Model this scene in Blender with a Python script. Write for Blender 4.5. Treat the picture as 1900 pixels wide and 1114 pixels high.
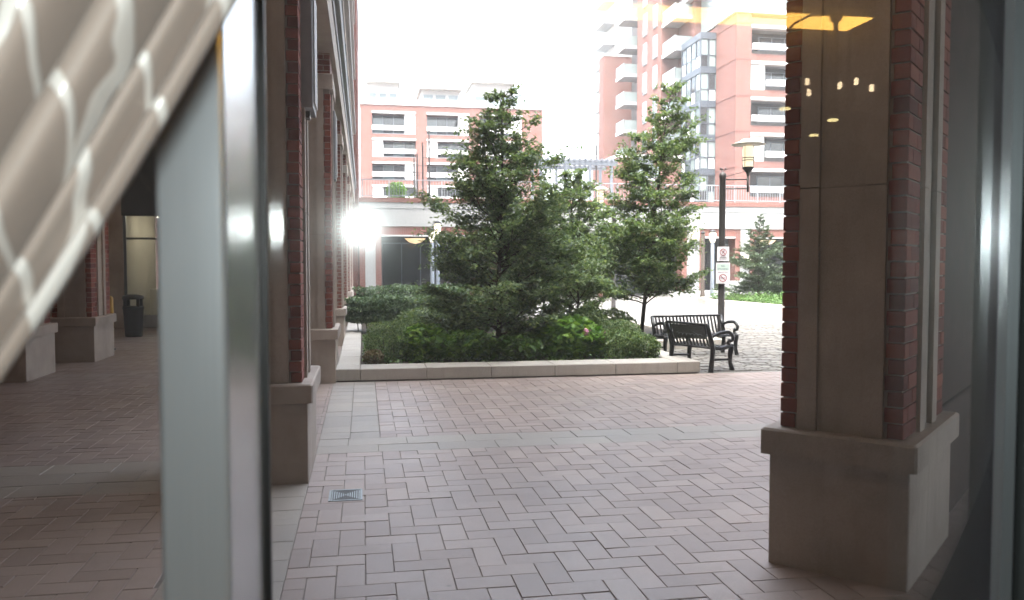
import bpy, math, random
import numpy as np
from mathutils import Vector, Matrix
R = math.radians
for o in list(bpy.data.objects):
    bpy.data.objects.remove(o)
scene = bpy.context.scene
COL = scene.collection

# ------------------------------------------------------------------ camera, sky, sun, exposure
EYE = 1.9
cam = bpy.data.cameras.new('camera')
cam.sensor_width = 36.0
cam.lens = 29.07
cam.clip_start = 0.02
cam.clip_end = 3000
cam.dof.use_dof = True
cam.dof.focus_distance = 14.0
cam.dof.aperture_fstop = 6.3
camo = bpy.data.objects.new('camera', cam)
COL.objects.link(camo)
camo.location = (0, 0, EYE)
camo.rotation_euler = (R(90 - 2.5), 0, R(-10.2))
scene.camera = camo

SUN_EL, SUN_AZ = 66.0, 212.0          # azimuth clockwise from +Y: a veiled sun behind the viewer, over the arcade building
world = bpy.data.worlds.new('World')
scene.world = world
world.use_nodes = True
wn = world.node_tree
sky = wn.nodes.new('ShaderNodeTexSky')
sky.sky_type = 'NISHITA'
sky.sun_disc = False
sky.sun_elevation = R(SUN_EL)
sky.sun_rotation = R(SUN_AZ)
sky.air_density = 1.0
sky.dust_density = 6.0
sky.ozone_density = 1.0
hs = wn.nodes.new('ShaderNodeHueSaturation')
hs.inputs['Saturation'].default_value = 0.5           # thin overcast: a paler sky all round
wn.links.new(sky.outputs[0], hs.inputs['Color'])
wn.links.new(hs.outputs[0], wn.nodes['Background'].inputs[0])
wn.nodes['Background'].inputs[1].default_value = 0.15

sl = bpy.data.lights.new('sun', 'SUN')
sl.energy = 0.5
sl.angle = R(20)
sl.color = (1.0, 0.95, 0.88)
so = bpy.data.objects.new('sun', sl)
COL.objects.link(so)
sd = Vector((math.sin(R(SUN_AZ)) * math.cos(R(SUN_EL)), math.cos(R(SUN_AZ)) * math.cos(R(SUN_EL)), math.sin(R(SUN_EL))))
so.rotation_euler = sd.to_track_quat('Z', 'Y').to_euler()

scene.view_settings.view_transform = 'Standard'
scene.view_settings.look = 'None'
scene.view_settings.gamma = 1.0
scene.view_settings.use_curve_mapping = False
scene.view_settings.exposure = 3.6
scene.render.engine = 'CYCLES'
scene.cycles.use_denoising = True
scene.cycles.max_bounces = 6
scene.cycles.diffuse_bounces = 3
scene.cycles.glossy_bounces = 4
scene.cycles.volume_bounces = 0
scene.cycles.transparent_max_bounces = 16
scene.cycles.sample_clamp_indirect = 12.0
scene.cycles.use_adaptive_sampling = True
scene.cycles.adaptive_threshold = 0.02

# ------------------------------------------------------------------ materials
M = {}
def newmat(name):
    m = bpy.data.materials.new(name)
    m.use_nodes = True
    M[name] = m
    nt = m.node_tree
    return m, nt, nt.nodes['Principled BSDF']
def N(nt, t, **kw):
    n = nt.nodes.new(t)
    for k, v in kw.items():
        setattr(n, k, v)
    return n
def val(node, k, v):
    node.inputs[k].default_value = v
def ramp(nt, src, stops):
    r = N(nt, 'ShaderNodeValToRGB')
    e = r.color_ramp.elements
    while len(e) < len(stops):
        e.new(0.5)
    for i, (p, c) in enumerate(stops):
        e[i].position = p
        e[i].color = (*c, 1)
    nt.links.new(src, r.inputs[0])
    return r.outputs[0]
def mathn(nt, op, a, b=None):
    n = N(nt, 'ShaderNodeMath', operation=op)
    for i, x in enumerate((a, b)):
        if x is None:
            continue
        if isinstance(x, (int, float)):
            n.inputs[i].default_value = x
        else:
            nt.links.new(x, n.inputs[i])
    return n.outputs[0]
def posn(nt):
    return N(nt, 'ShaderNodeNewGeometry').outputs['Position']
def rnd(nt):
    """one random number for each object and each island of a joined mesh"""
    g = N(nt, 'ShaderNodeNewGeometry')
    o = N(nt, 'ShaderNodeObjectInfo')
    return mathn(nt, 'FRACT', mathn(nt, 'ADD', g.outputs['Random Per Island'], o.outputs['Random']))
def bump(nt, bsdf, h, strength=0.3, dist=0.01):
    b = N(nt, 'ShaderNodeBump')
    val(b, 'Strength', strength)
    val(b, 'Distance', dist)
    nt.links.new(h, b.inputs['Height'])
    nt.links.new(b.outputs[0], bsdf.inputs['Normal'])
def noise(nt, vec, scale, detail=4, rough=0.55):
    n = N(nt, 'ShaderNodeTexNoise')
    val(n, 'Scale', scale); val(n, 'Detail', detail); val(n, 'Roughness', rough)
    nt.links.new(vec, n.inputs['Vector'])
    return n.outputs['Fac']
def mixc(nt, fac, a, b, mode='MIX'):
    n = N(nt, 'ShaderNodeMix', data_type='RGBA', blend_type=mode)
    for s, x in ((n.inputs[0], fac), (n.inputs[6], a), (n.inputs[7], b)):
        if isinstance(x, (int, float)):
            s.default_value = x
        elif isinstance(x, tuple):
            s.default_value = (*x, 1)
        else:
            nt.links.new(x, s)
    return n.outputs[2]

def plain(name, c, rough=0.6, metal=0.0, spec=0.5, var=0.12, scale=6.0, bmp=0.0):
    m, nt, b = newmat(name)
    p = posn(nt)
    f = noise(nt, p, scale, 6, 0.6)
    lo = tuple(x * (1 - var) for x in c)
    hi = tuple(min(1, x * (1 + var)) for x in c)
    nt.links.new(ramp(nt, f, [(0.3, lo), (0.7, hi)]), b.inputs['Base Color'])
    val(b, 'Roughness', rough); val(b, 'Metallic', metal); val(b, 'Specular IOR Level', spec)
    if bmp:
        bump(nt, b, noise(nt, p, scale * 12, 4), bmp, 0.004)
    return m
def stone(name, c, stain=0.25):
    m, nt, b = newmat(name)
    p = posn(nt)
    big = noise(nt, p, 1.6, 5, 0.6)
    fine = noise(nt, p, 90, 3, 0.7)
    mp = N(nt, 'ShaderNodeMapping'); val(mp, 'Scale', (5, 5, 0.7)); nt.links.new(p, mp.inputs[0])
    streak = noise(nt, mp.outputs[0], 2.2, 6, 0.65)
    c1 = ramp(nt, big, [(0.3, tuple(x * (1 - stain) for x in c)), (0.68, c)])
    c2 = mixc(nt, ramp(nt, streak, [(0.5, (0, 0, 0)), (0.8, (0.55, 0.55, 0.55))]), c1, tuple(x * 0.62 for x in c))
    c3 = mixc(nt, 0.35, c2, ramp(nt, fine, [(0.3, (0.35, 0.35, 0.35)), (0.7, (0.65, 0.65, 0.65))]), 'OVERLAY')
    nt.links.new(c3, b.inputs['Base Color'])
    val(b, 'Roughness', 0.82)
    bump(nt, b, fine, 0.25, 0.002)
    return m
stone('stone', (0.48, 0.41, 0.355), 0.32)
stone('kerb_stone', (0.46, 0.43, 0.39), 0.15)
stone('white_stone', (0.31, 0.31, 0.305), 0.08)
plain('white_trim', (0.46, 0.46, 0.455), 0.6, var=0.04)
plain('mortar', (0.30, 0.25, 0.22), 0.9, var=0.1, scale=20)
plain('joint', (0.19, 0.165, 0.15), 0.95, var=0.3, scale=30)
plain('black_metal', (0.012, 0.012, 0.014), 0.35, 0.0, 0.6, var=0.3, scale=30)
plain('bench_panel_metal', (0.035, 0.036, 0.038), 0.45, 0.0, 0.5, var=0.2, scale=30)
plain('pole_metal', (0.05, 0.045, 0.045), 0.45, 0.0, 0.5, var=0.2)
plain('grey_metal', (0.16, 0.18, 0.21), 0.4, 0.3, var=0.1)
plain('light_metal', (0.30, 0.31, 0.32), 0.5, 0.2, var=0.1)
plain('bay_metal', (0.065, 0.08, 0.10), 0.45, 0.2, var=0.1)
plain('slab_grey', (0.22, 0.235, 0.25), 0.7, var=0.06)
plain('rail_metal', (0.25, 0.27, 0.29), 0.5, 0.2, var=0.1)
plain('recess_shade', (0.06, 0.06, 0.062), 0.8, var=0.2)  # shade of recesses and loggias put into the colour
plain('soil', (0.05, 0.038, 0.028), 0.95, var=0.4, scale=25)
plain('bark', (0.055, 0.042, 0.033), 0.9, var=0.4, scale=30)
plain('plaster', (0.50, 0.47, 0.43), 0.85, var=0.05)
plain('soffit', (0.34, 0.34, 0.35), 0.85, var=0.06)
plain('room_wall', (0.16, 0.11, 0.075), 0.8, var=0.15, scale=2)
plain('room_floor', (0.10, 0.06, 0.04), 0.4, var=0.2, scale=3)
plain('room_ceiling', (0.30, 0.22, 0.16), 0.85, var=0.05)
plain('shade_brick', (0.055, 0.034, 0.027), 0.85, var=0.25, scale=4)  # brick with the shade put into its dark colour
plain('awning', (0.045, 0.06, 0.075), 0.7, var=0.15)
plain('bin_plastic', (0.02, 0.02, 0.02), 0.5, var=0.2)
plain('curtain_white', (0.70, 0.70, 0.69), 0.8, var=0.05)
plain('sign_white', (0.72, 0.70, 0.74), 0.5, var=0.03)
plain('sign_green', (0.48, 0.60, 0.56), 0.5, var=0.03)
plain('sign_ink', (0.05, 0.05, 0.07), 0.6, var=0.1)
plain('sign_red', (0.30, 0.03, 0.05), 0.6, var=0.1)
plain('gasket', (0.008, 0.008, 0.009), 0.5, var=0.1)
plain('yellow_post', (0.55, 0.33, 0.05), 0.6, var=0.1)
plain('drain_iron', (0.34, 0.38, 0.39), 0.5, 0.4, var=0.2, scale=40)
plain('flower_pink', (0.62, 0.28, 0.42), 0.7, var=0.2, scale=60)

def brickwall(name, c1, c2, mort, sx=1.0):
    m, nt, b = newmat(name)
    p = posn(nt)
    s = N(nt, 'ShaderNodeSeparateXYZ'); nt.links.new(p, s.inputs[0])
    c = N(nt, 'ShaderNodeCombineXYZ')
    nt.links.new(mathn(nt, 'ADD', s.outputs[0], s.outputs[1]), c.inputs[0])
    nt.links.new(s.outputs[2], c.inputs[1])
    t = N(nt, 'ShaderNodeTexBrick')
    nt.links.new(c.outputs[0], t.inputs['Vector'])
    t.inputs['Color1'].default_value = (*c1, 1); t.inputs['Color2'].default_value = (*c2, 1); t.inputs['Mortar'].default_value = (*mort, 1)
    val(t, 'Scale', 1.0); val(t, 'Brick Width', 0.24 * sx); val(t, 'Row Height', 0.085 * sx); val(t, 'Mortar Size', 0.009 * sx); val(t, 'Mortar Smooth', 0.2)
    big = noise(nt, p, 0.5, 4)
    nt.links.new(mixc(nt, 0.35, t.outputs['Color'], ramp(nt, big, [(0.3, (0.38, 0.38, 0.38)), (0.7, (0.62, 0.6, 0.58))]), 'OVERLAY'), b.inputs['Base Color'])
    val(b, 'Roughness', 0.85)
    bump(nt, b, mathn(nt, 'SUBTRACT', 1.0, t.outputs['Fac']), 0.5, 0.006)
    return m
brickwall('brick_far', (0.165, 0.058, 0.045), (0.13, 0.047, 0.038), (0.185, 0.135, 0.115))
brickwall('brick_near', (0.20, 0.065, 0.045), (0.15, 0.05, 0.04), (0.28, 0.23, 0.20))
# soldier course: bricks on end
m, nt, b = newmat('brick_soldier')
p = posn(nt); s = N(nt, 'ShaderNodeSeparateXYZ'); nt.links.new(p, s.inputs[0])
xx = mathn(nt, 'FRACT', mathn(nt, 'MULTIPLY', mathn(nt, 'ADD', s.outputs[0], s.outputs[1]), 1 / 0.12))
nt.links.new(ramp(nt, xx, [(0.08, (0.19, 0.14, 0.12)), (0.16, (0.165, 0.062, 0.048))]), b.inputs['Base Color']); val(b, 'Roughness', 0.85)

# single bricks
m, nt, b = newmat('brick')
p = posn(nt)
c = ramp(nt, rnd(nt), [(0.0, (0.14, 0.04, 0.03)), (0.5, (0.23, 0.06, 0.042)), (1.0, (0.30, 0.095, 0.06))])
c = mixc(nt, 0.5, c, ramp(nt, noise(nt, p, 60, 4, 0.7), [(0.3, (0.3, 0.3, 0.3)), (0.7, (0.66, 0.66, 0.66))]), 'OVERLAY')
nt.links.new(c, b.inputs['Base Color']); val(b, 'Roughness', 0.85)
bump(nt, b, noise(nt, p, 120, 4, 0.7), 0.4, 0.003)

def paver(name, c0, c1, c2, rough):
    m, nt, b = newmat(name)
    p = posn(nt)
    c = ramp(nt, rnd(nt), [(0.0, c0), (0.5, c1), (1.0, c2)])
    big = noise(nt, p, 0.55, 5, 0.65)
    fine = noise(nt, p, 110, 3, 0.7)
    c = mixc(nt, 0.55, c, ramp(nt, big, [(0.3, (0.36, 0.37, 0.40)), (0.7, (0.60, 0.58, 0.56))]), 'OVERLAY')
    c = mixc(nt, 0.4, c, ramp(nt, fine, [(0.3, (0.33, 0.33, 0.33)), (0.7, (0.67, 0.67, 0.67))]), 'OVERLAY')
    vo = N(nt, 'ShaderNodeTexVoronoi'); val(vo, 'Scale', 2.3); val(vo, 'Randomness', 1.0); nt.links.new(p, vo.inputs['Vector'])
    spot = ramp(nt, mathn(nt, 'ADD', vo.outputs['Distance'], mathn(nt, 'MULTIPLY', fine, .06)), [(0.045, (.55, .55, .55)), (0.075, (0, 0, 0))])
    c = mixc(nt, spot, c, (0.07, 0.06, 0.055))
    grime = ramp(nt, noise(nt, p, 1.7, 7, 0.7), [(0.52, (0, 0, 0)), (0.75, (.4, .4, .4))])
    c = mixc(nt, grime, c, tuple(x * .55 for x in c1))
    nt.links.new(c, b.inputs['Base Color'])
    nt.links.new(ramp(nt, big, [(0.3, (rough - 0.08,) * 3), (0.7, (rough + 0.08,) * 3)]), b.inputs['Roughness'])
    bump(nt, b, fine, 0.3, 0.002)
    return m
paver('paver_red', (0.28, 0.222, 0.20), (0.32, 0.256, 0.23), (0.365, 0.295, 0.262), 0.46)
paver('paver_grey', (0.29, 0.262, 0.232), (0.315, 0.283, 0.25), (0.345, 0.31, 0.272), 0.5)
paver('cobble', (0.15, 0.142, 0.13), (0.185, 0.175, 0.16), (0.23, 0.217, 0.195), 0.6)

# courtyard sheet: pale worn paving, pieces too small to tell apart
m, nt, b = newmat('court_paving')
p = posn(nt)
v = N(nt, 'ShaderNodeTexVoronoi', feature='DISTANCE_TO_EDGE'); val(v, 'Scale', 5.0); nt.links.new(p, v.inputs['Vector'])
cc = ramp(nt, v.outputs['Distance'], [(0.0, (0.11, 0.105, 0.095)), (0.06, (0.19, 0.182, 0.17))])
cc = mixc(nt, 0.45, cc, ramp(nt, noise(nt, p, 0.4, 6, 0.6), [(0.3, (0.38, 0.38, 0.38)), (0.7, (0.6, 0.6, 0.6))]), 'OVERLAY')
nt.links.new(cc, b.inputs['Base Color']); val(b, 'Roughness', 0.6)
plain('ground_far', (0.28, 0.27, 0.25), 0.9)

def leafmat(name, c0, c1, c2, trans=0.5, rough=0.4):
    m, nt, b = newmat(name)
    c = ramp(nt, rnd(nt), [(0.0, c0), (0.55, c1), (1.0, c2)])
    nt.links.new(c, b.inputs['Base Color']); val(b, 'Roughness', rough); val(b, 'Specular IOR Level', 0.4)
    t = N(nt, 'ShaderNodeBsdfTranslucent')
    nt.links.new(mixc(nt, 1.0, c, (1.0, 1.0, 0.45), 'MULTIPLY'), t.inputs[0])
    mx = N(nt, 'ShaderNodeMixShader'); val(mx, 0, trans)
    nt.links.new(b.outputs[0], mx.inputs[1]); nt.links.new(t.outputs[0], mx.inputs[2])
    nt.links.new(mx.outputs[0], nt.nodes['Material Output'].inputs[0])
    return m
leafmat('leaf_tree', (0.087, 0.139, 0.082), (0.152, 0.220, 0.125), (0.241, 0.300, 0.167))
leafmat('leaf_tree_light', (0.077, 0.131, 0.070), (0.135, 0.202, 0.105), (0.223, 0.286, 0.138))
leafmat('leaf_hedge', (0.070, 0.121, 0.064), (0.114, 0.186, 0.092), (0.186, 0.257, 0.127), 0.25)
leafmat('leaf_yew', (0.066, 0.128, 0.047), (0.124, 0.199, 0.066), (0.228, 0.290, 0.084), 0.25)
leafmat('leaf_hydrangea', (0.092, 0.200, 0.051), (0.170, 0.324, 0.075), (0.293, 0.461, 0.100), 0.35)
leafmat('leaf_spruce', (0.033, 0.061, 0.035), (0.061, 0.094, 0.050), (0.099, 0.132, 0.061), 0.25)
leafmat('leaf_dry', (0.13, 0.09, 0.05), (0.20, 0.15, 0.08), (0.12, 0.12, 0.05), 0.3)
leafmat('leaf_cover', (0.060, 0.120, 0.036), (0.095, 0.191, 0.048), (0.155, 0.251, 0.067), 0.3)

# brushed aluminium of the window frame
m, nt, b = newmat('aluminium')
p = posn(nt)
mp = N(nt, 'ShaderNodeMapping'); val(mp, 'Scale', (900, 900, 4)); nt.links.new(p, mp.inputs[0])
br = noise(nt, mp.outputs[0], 1.0, 3)
nt.links.new(ramp(nt, br, [(0.3, (0.52, 0.545, 0.575)), (0.7, (0.59, 0.615, 0.645))]), b.inputs['Base Color'])
val(b, 'Metallic', 0.62); val(b, 'Roughness', 0.24); val(b, 'Anisotropic', 0.35)
tg = N(nt, 'ShaderNodeCombineXYZ'); val(tg, 2, 1.0); nt.links.new(tg.outputs[0], b.inputs['Tangent'])
bump(nt, b, br, 0.05, 0.001)

mj = M['aluminium'].copy(); mj.name = 'aluminium_matte_shaded'; M['aluminium_matte_shaded'] = mj
mj.node_tree.nodes['Principled BSDF'].inputs['Roughness'].default_value = .44
for l_ in list(mj.node_tree.links):
    if l_.to_socket.name == 'Base Color': mj.node_tree.links.remove(l_)
mj.node_tree.nodes['Principled BSDF'].inputs['Base Color'].default_value = (.17, .185, .185, 1)  # jamb shade put into a darker copy of the frame metal

# window pane: clear sheet with fresnel reflection and dust streaks; rough lobe imitates flash bloom, even scatter imitates glare veil
m = bpy.data.materials.new('pane_glass'); m.use_nodes = True; M['pane_glass'] = m; nt = m.node_tree
nt.nodes.clear()
out = N(nt, 'ShaderNodeOutputMaterial')
tr = N(nt, 'ShaderNodeBsdfTransparent'); tr.inputs[0].default_value = (0.955, 0.968, 0.962, 1)
gl = N(nt, 'ShaderNodeBsdfGlossy'); val(gl, 'Roughness', 0.0)
gd = N(nt, 'ShaderNodeBsdfGlossy'); val(gd, 'Roughness', 0.13)
fr = N(nt, 'ShaderNodeFresnel'); val(fr, 'IOR', 1.5)
mg = N(nt, 'ShaderNodeMixShader'); val(mg, 0, 0.22)
nt.links.new(gl.outputs[0], mg.inputs[1]); nt.links.new(gd.outputs[0], mg.inputs[2])
mx = N(nt, 'ShaderNodeMixShader')
nt.links.new(fr.outputs[0], mx.inputs[0]); nt.links.new(tr.outputs[0], mx.inputs[1]); nt.links.new(mg.outputs[0], mx.inputs[2])
df = N(nt, 'ShaderNodeBsdfDiffuse'); df.inputs[0].default_value = (0.6, 0.6, 0.6, 1)
p = posn(nt)
mp = N(nt, 'ShaderNodeMapping'); val(mp, 'Scale', (14, 1, 5)); val(mp, 'Rotation', (0, R(35), 0)); nt.links.new(p, mp.inputs[0])
d1 = ramp(nt, noise(nt, mp.outputs[0], 1.5, 8, 0.75), [(0.64, (0, 0, 0)), (0.82, (0.10, 0.10, 0.10))])
tl = N(nt, 'ShaderNodeBsdfTranslucent'); tl.inputs[0].default_value = (.8, .8, .8, 1)
dm = N(nt, 'ShaderNodeMixShader'); val(dm, 0, .6); nt.links.new(df.outputs[0], dm.inputs[1]); nt.links.new(tl.outputs[0], dm.inputs[2])
md = N(nt, 'ShaderNodeMixShader'); nt.links.new(mathn(nt, 'ADD', d1, .020), md.inputs[0])
nt.links.new(mx.outputs[0], md.inputs[1]); nt.links.new(dm.outputs[0], md.inputs[2]); nt.links.new(md.outputs[0], out.inputs[0])

def glassy(name, c, rough=0.04, spec=0.8):
    m, nt, b = newmat(name)
    b.inputs['Base Color'].default_value = (*c, 1)
    val(b, 'Roughness', rough); val(b, 'Specular IOR Level', spec)
    bump(nt, b, noise(nt, posn(nt), 0.8, 2), 0.02, 0.05)
glassy('window_dark', (0.03, 0.035, 0.04))
glassy('window_mid', (0.10, 0.13, 0.135))
glassy('window_pale', (0.22, 0.27, 0.265), 0.12)
glassy('rail_glass', (0.15, 0.18, 0.18), 0.25)

def emit(name, c, s, base=(0.8, 0.75, 0.65)):
    m, nt, b = newmat(name)
    b.inputs['Base Color'].default_value = (*base, 1)
    b.inputs['Emission Color'].default_value = (*c, 1)
    val(b, 'Emission Strength', s); val(b, 'Roughness', 0.4)
emit('lamp_glow', (1.0, 0.80, 0.52), 0.13)
emit('lamp_core', (1.0, 0.86, 0.62), 3.0)
emit('bowl_glow', (1.0, 0.62, 0.28), 0.10)
emit('shop_light', (1.0, 0.90, 0.68), 1.2)
emit('coffer_glow', (1.0, 0.52, 0.10), 1.5)
emit('shade_glow', (1.0, 0.74, 0.46), 1.4)
emit('down_glow', (1.0, 0.80, 0.36), 1.2)

for k in ('lamp_glow', 'lamp_core', 'bowl_glow', 'shade_glow', 'down_glow'):
    M[k].cycles.emission_sampling = 'NONE'

# curtain: beige cloth with a satin ogee lattice
m, nt, b = newmat('curtain_cloth')
uv = N(nt, 'ShaderNodeUVMap')
s = N(nt, 'ShaderNodeSeparateXYZ'); nt.links.new(uv.outputs[0], s.inputs[0])
wv = N(nt, 'ShaderNodeTexNoise'); val(wv, 'Scale', 9.0); nt.links.new(posn(nt), wv.inputs['Vector'])
w1 = mathn(nt, 'MULTIPLY', mathn(nt, 'SINE', mathn(nt, 'MULTIPLY', s.outputs[1], 2 * math.pi)), 0.25)
def lattice(sgn, off):
    u = mathn(nt, 'FRACT', mathn(nt, 'ADD', mathn(nt, 'ADD', mathn(nt, 'ADD', s.outputs[0], mathn(nt, 'MULTIPLY', wv.outputs['Fac'], 1.1)), mathn(nt, 'MULTIPLY', w1, sgn)), off))
    return mathn(nt, 'ABSOLUTE', mathn(nt, 'SUBTRACT', u, 0.5))
dd = mathn(nt, 'MINIMUM', lattice(1.0, 0.0), lattice(-1.0, 0.5))
line = ramp(nt, dd, [(0.055, (1, 1, 1)), (0.085, (0, 0, 0))])
weave = noise(nt, posn(nt), 900, 2)
base = ramp(nt, weave, [(0.3, (0.345, 0.278, 0.24)), (0.7, (0.39, 0.315, 0.275))])
nt.links.new(mixc(nt, line, base, (0.74, 0.70, 0.665)), b.inputs['Base Color'])
lr = N(nt, 'ShaderNodeMath', operation='MULTIPLY_ADD'); nt.links.new(line, lr.inputs[0]); lr.inputs[1].default_value = -0.44; lr.inputs[2].default_value = 0.62
nt.links.new(lr.outputs[0], b.inputs['Roughness'])
val(b, 'Sheen Weight', 0.15)
bump(nt, b, line, 0.35, 0.0015)

# ------------------------------------------------------------------ mesh helpers
class MB:
    def __init__(s):
        s.v = []; s.f = []
    def add(s, vs, fs):
        n = len(s.v)
        s.v += [tuple(v) for v in vs]
        s.f += [tuple(i + n for i in f) for f in fs]
        return s
    def box(s, x0, x1, y0, y1, z0, z1, c=0.0):
        """box, with chamfer c on all edges of the top and the verticals when c > 0"""
        if c <= 0:
            vs = [(x, y, z) for z in (z0, z1) for (x, y) in ((x0, y0), (x1, y0), (x1, y1), (x0, y1))]
            fs = [(0, 3, 2, 1), (4, 5, 6, 7), (0, 1, 5, 4), (1, 2, 6, 5), (2, 3, 7, 6), (3, 0, 4, 7)]
            return s.add(vs, fs)
        def ring(i, z):
            return [(x0 + i + c, y0 + i, z), (x1 - i - c, y0 + i, z), (x1 - i, y0 + i + c, z), (x1 - i, y1 - i - c, z), (x1 - i - c, y1 - i, z), (x0 + i + c, y1 - i, z), (x0 + i, y1 - i - c, z), (x0 + i, y0 + i + c, z)]
        vs = ring(0, z0) + ring(0, z1 - c) + ring(c, z1)
        fs = [tuple(range(7, -1, -1)), tuple(range(16, 24))]
        for a in (0, 8):
            for k in range(8):
                fs.append((a + k, a + (k + 1) % 8, a + 8 + (k + 1) % 8, a + 8 + k))
        return s.add(vs, fs)
    def tube(s, pts, rad, n=8, cap=True):
        pts = [Vector(p) for p in pts]
        if not isinstance(rad, (list, tuple)):
            rad = [rad] * len(pts)
        vs, fs = [], []
        ref = None
        for i, p in enumerate(pts):
            d = (pts[min(i + 1, len(pts) - 1)] - pts[max(i - 1, 0)])
            d = d.normalized() if d.length > 1e-9 else Vector((0, 0, 1))
            if ref is None:
                ref = Vector((1, 0, 0)) if abs(d.x) < 0.8 else Vector((0, 1, 0))
            a = d.cross(ref).normalized(); b = d.cross(a)
            ref = -b if False else a.cross(d)
            for k in range(n):
                t = 2 * math.pi * k / n
                vs.append(p + (a * math.cos(t) + b * math.sin(t)) * rad[i])
        for i in range(len(pts) - 1):
            for k in range(n):
                fs.append((i * n + k, i * n + (k + 1) % n, (i + 1) * n + (k + 1) % n, (i + 1) * n + k))
        if cap:
            fs.append(tuple(range(n - 1, -1, -1)))
            fs.append(tuple(range((len(pts) - 1) * n, len(pts) * n)))
        return s.add(vs, fs)
    def lathe(s, prof, cx=0, cy=0, n=20):
        vs, fs = [], []
        for (r, z) in prof:
            for k in range(n):
                t = 2 * math.pi * k / n
                vs.append((cx + r * math.cos(t), cy + r * math.sin(t), z))
        for i in range(len(prof) - 1):
            for k in range(n):
                fs.append((i * n + k, i * n + (k + 1) % n, (i + 1) * n + (k + 1) % n, (i + 1) * n + k))
        fs.append(tuple(range(n - 1, -1, -1)))
        fs.append(tuple(range((len(prof) - 1) * n, len(prof) * n)))
        return s.add(vs, fs)
    def plate(s, pts2, y0, y1):
        """outline in x,z pushed along y"""
        n = len(pts2)
        vs = [(x, y0, z) for x, z in pts2] + [(x, y1, z) for x, z in pts2]
        fs = [tuple(range(n)), tuple(range(2 * n - 1, n - 1, -1))] + [(k, k + n, (k + 1) % n + n, (k + 1) % n) for k in range(n)]
        return s.add(vs, fs)
    def mesh(s, name, mat):
        me = bpy.data.meshes.new(name)
        me.from_pydata(s.v, [], s.f)
        me.materials.append(M[mat] if isinstance(mat, str) else mat)
        me.update()
        return me
    def build(s, name, mat, parent=None, smooth=False):
        return link(name, s.mesh(name, mat), parent, smooth)
def link(name, me, parent=None, smooth=False):
    o = bpy.data.objects.new(name, me)
    COL.objects.link(o)
    if parent:
        o.parent = parent
    if smooth and me:
        for p in me.polygons:
            p.use_smooth = True
    return o
def tag(o, label=None, cat=None, group=None, kind=None):
    if label: o['label'] = label
    if cat: o['category'] = cat
    if group: o['group'] = group
    if kind: o['kind'] = kind
    return o
def empty(name, loc=(0, 0, 0), rz=0.0, **kw):
    o = bpy.data.objects.new(name, None)
    o.empty_display_size = 0.2
    COL.objects.link(o)
    o.location = loc
    o.rotation_euler = (0, 0, rz)
    return tag(o, **kw)
def copy_tree(o, parent=None):
    c = o.copy(); COL.objects.link(c)
    if parent: c.parent = parent
    for ch in list(o.children):
        copy_tree(ch, c)
    return c
def bx(name, mat, parent, *d, c=0.0):
    return MB().box(*d, c=c).build(name, mat, parent)
def npmesh(name, V, F4, mat):
    me = bpy.data.meshes.new(name)
    nf = len(F4)
    me.vertices.add(len(V)); me.vertices.foreach_set('co', V.astype(np.float32).ravel())
    me.loops.add(nf * 4); me.loops.foreach_set('vertex_index', F4.astype(np.int32).ravel())
    me.polygons.add(nf); me.polygons.foreach_set('loop_start', np.arange(0, nf * 4, 4, dtype=np.int32))
    try: me.polygons.foreach_set('loop_total', np.full(nf, 4, dtype=np.int32))
    except Exception: pass
    me.materials.append(M[mat]); me.update(calc_edges=True)
    return me
def leaves_mesh(name, P, size, mat, rng, flat=0.5, aspect=0.55, jitter=0.35):
    """one folded diamond leaf per point"""
    n = len(P)
    th = rng.uniform(0, 2 * np.pi, n)
    tilt = rng.normal(0, 1 - flat, n) * 1.1
    d = np.stack([np.cos(th) * np.cos(tilt), np.sin(th) * np.cos(tilt), np.sin(tilt) - 0.15], 1)
    d /= np.linalg.norm(d, axis=1)[:, None]
    upv = np.stack([rng.normal(0, 1 - flat, n), rng.normal(0, 1 - flat, n), np.ones(n)], 1)
    sd_ = np.cross(d, upv); sd_ /= np.linalg.norm(sd_, axis=1)[:, None] + 1e-9
    nn = np.cross(sd_, d)
    L = (size * rng.uniform(1 - jitter, 1 + jitter, n))[:, None]
    a = P - d * L * 0.5
    b = P + sd_ * L * aspect * 0.5 + nn * L * 0.08
    c = P + d * L * 0.5 - nn * L * 0.10
    e = P - sd_ * L * aspect * 0.5 + nn * L * 0.08
    V = np.stack([a, b, c, e], 1).reshape(-1, 3)
    return npmesh(name, V, np.arange(4 * n).reshape(-1, 4), mat)
# pixel size of things, only used to choose which pieces become single objects
F_ = 1534.0 / 1900.0
fw_ = np.array([math.sin(R(10.2)) * math.cos(R(2.5)), math.cos(R(10.2)) * math.cos(R(2.5)), -math.sin(R(2.5))])
rt_ = np.array([math.cos(R(10.2)), -math.sin(R(10.2)), 0]); up_ = np.cross(rt_, fw_)
def view(x, y, z):
    v = np.array([x, y, z - EYE]); d = v @ fw_
    if d < 0.1: return None
    return 0.5 + F_ * (v @ rt_) / d, 0.2932 - F_ * (v @ up_) / d, d     # in widths

# ================================================================== THE SETTING
gr = MB().box(-300, 300, -40, 500, -0.4, -0.05).build('ground', 'ground_far'); tag(gr, kind='structure')
ct = MB().box(-1.0, 70, 13.5, 46.5, -0.04, -0.004).build('courtyard', 'court_paving'); tag(ct, kind='structure')
ct2 = MB().box(8.2, 70, -5, 13.496, -0.04, -0.004).build('courtyard', 'court_paving'); tag(ct2, kind='structure')
pv = MB().box(-12, 8.196, 0.95, 13.496, -0.045, -0.0075).build('pavement', 'joint'); tag(pv, kind='structure')
pv2 = MB().box(-12, -1.004, 13.5, 46, -0.045, -0.0075).build('pavement', 'joint'); tag(pv2, kind='structure')

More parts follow.
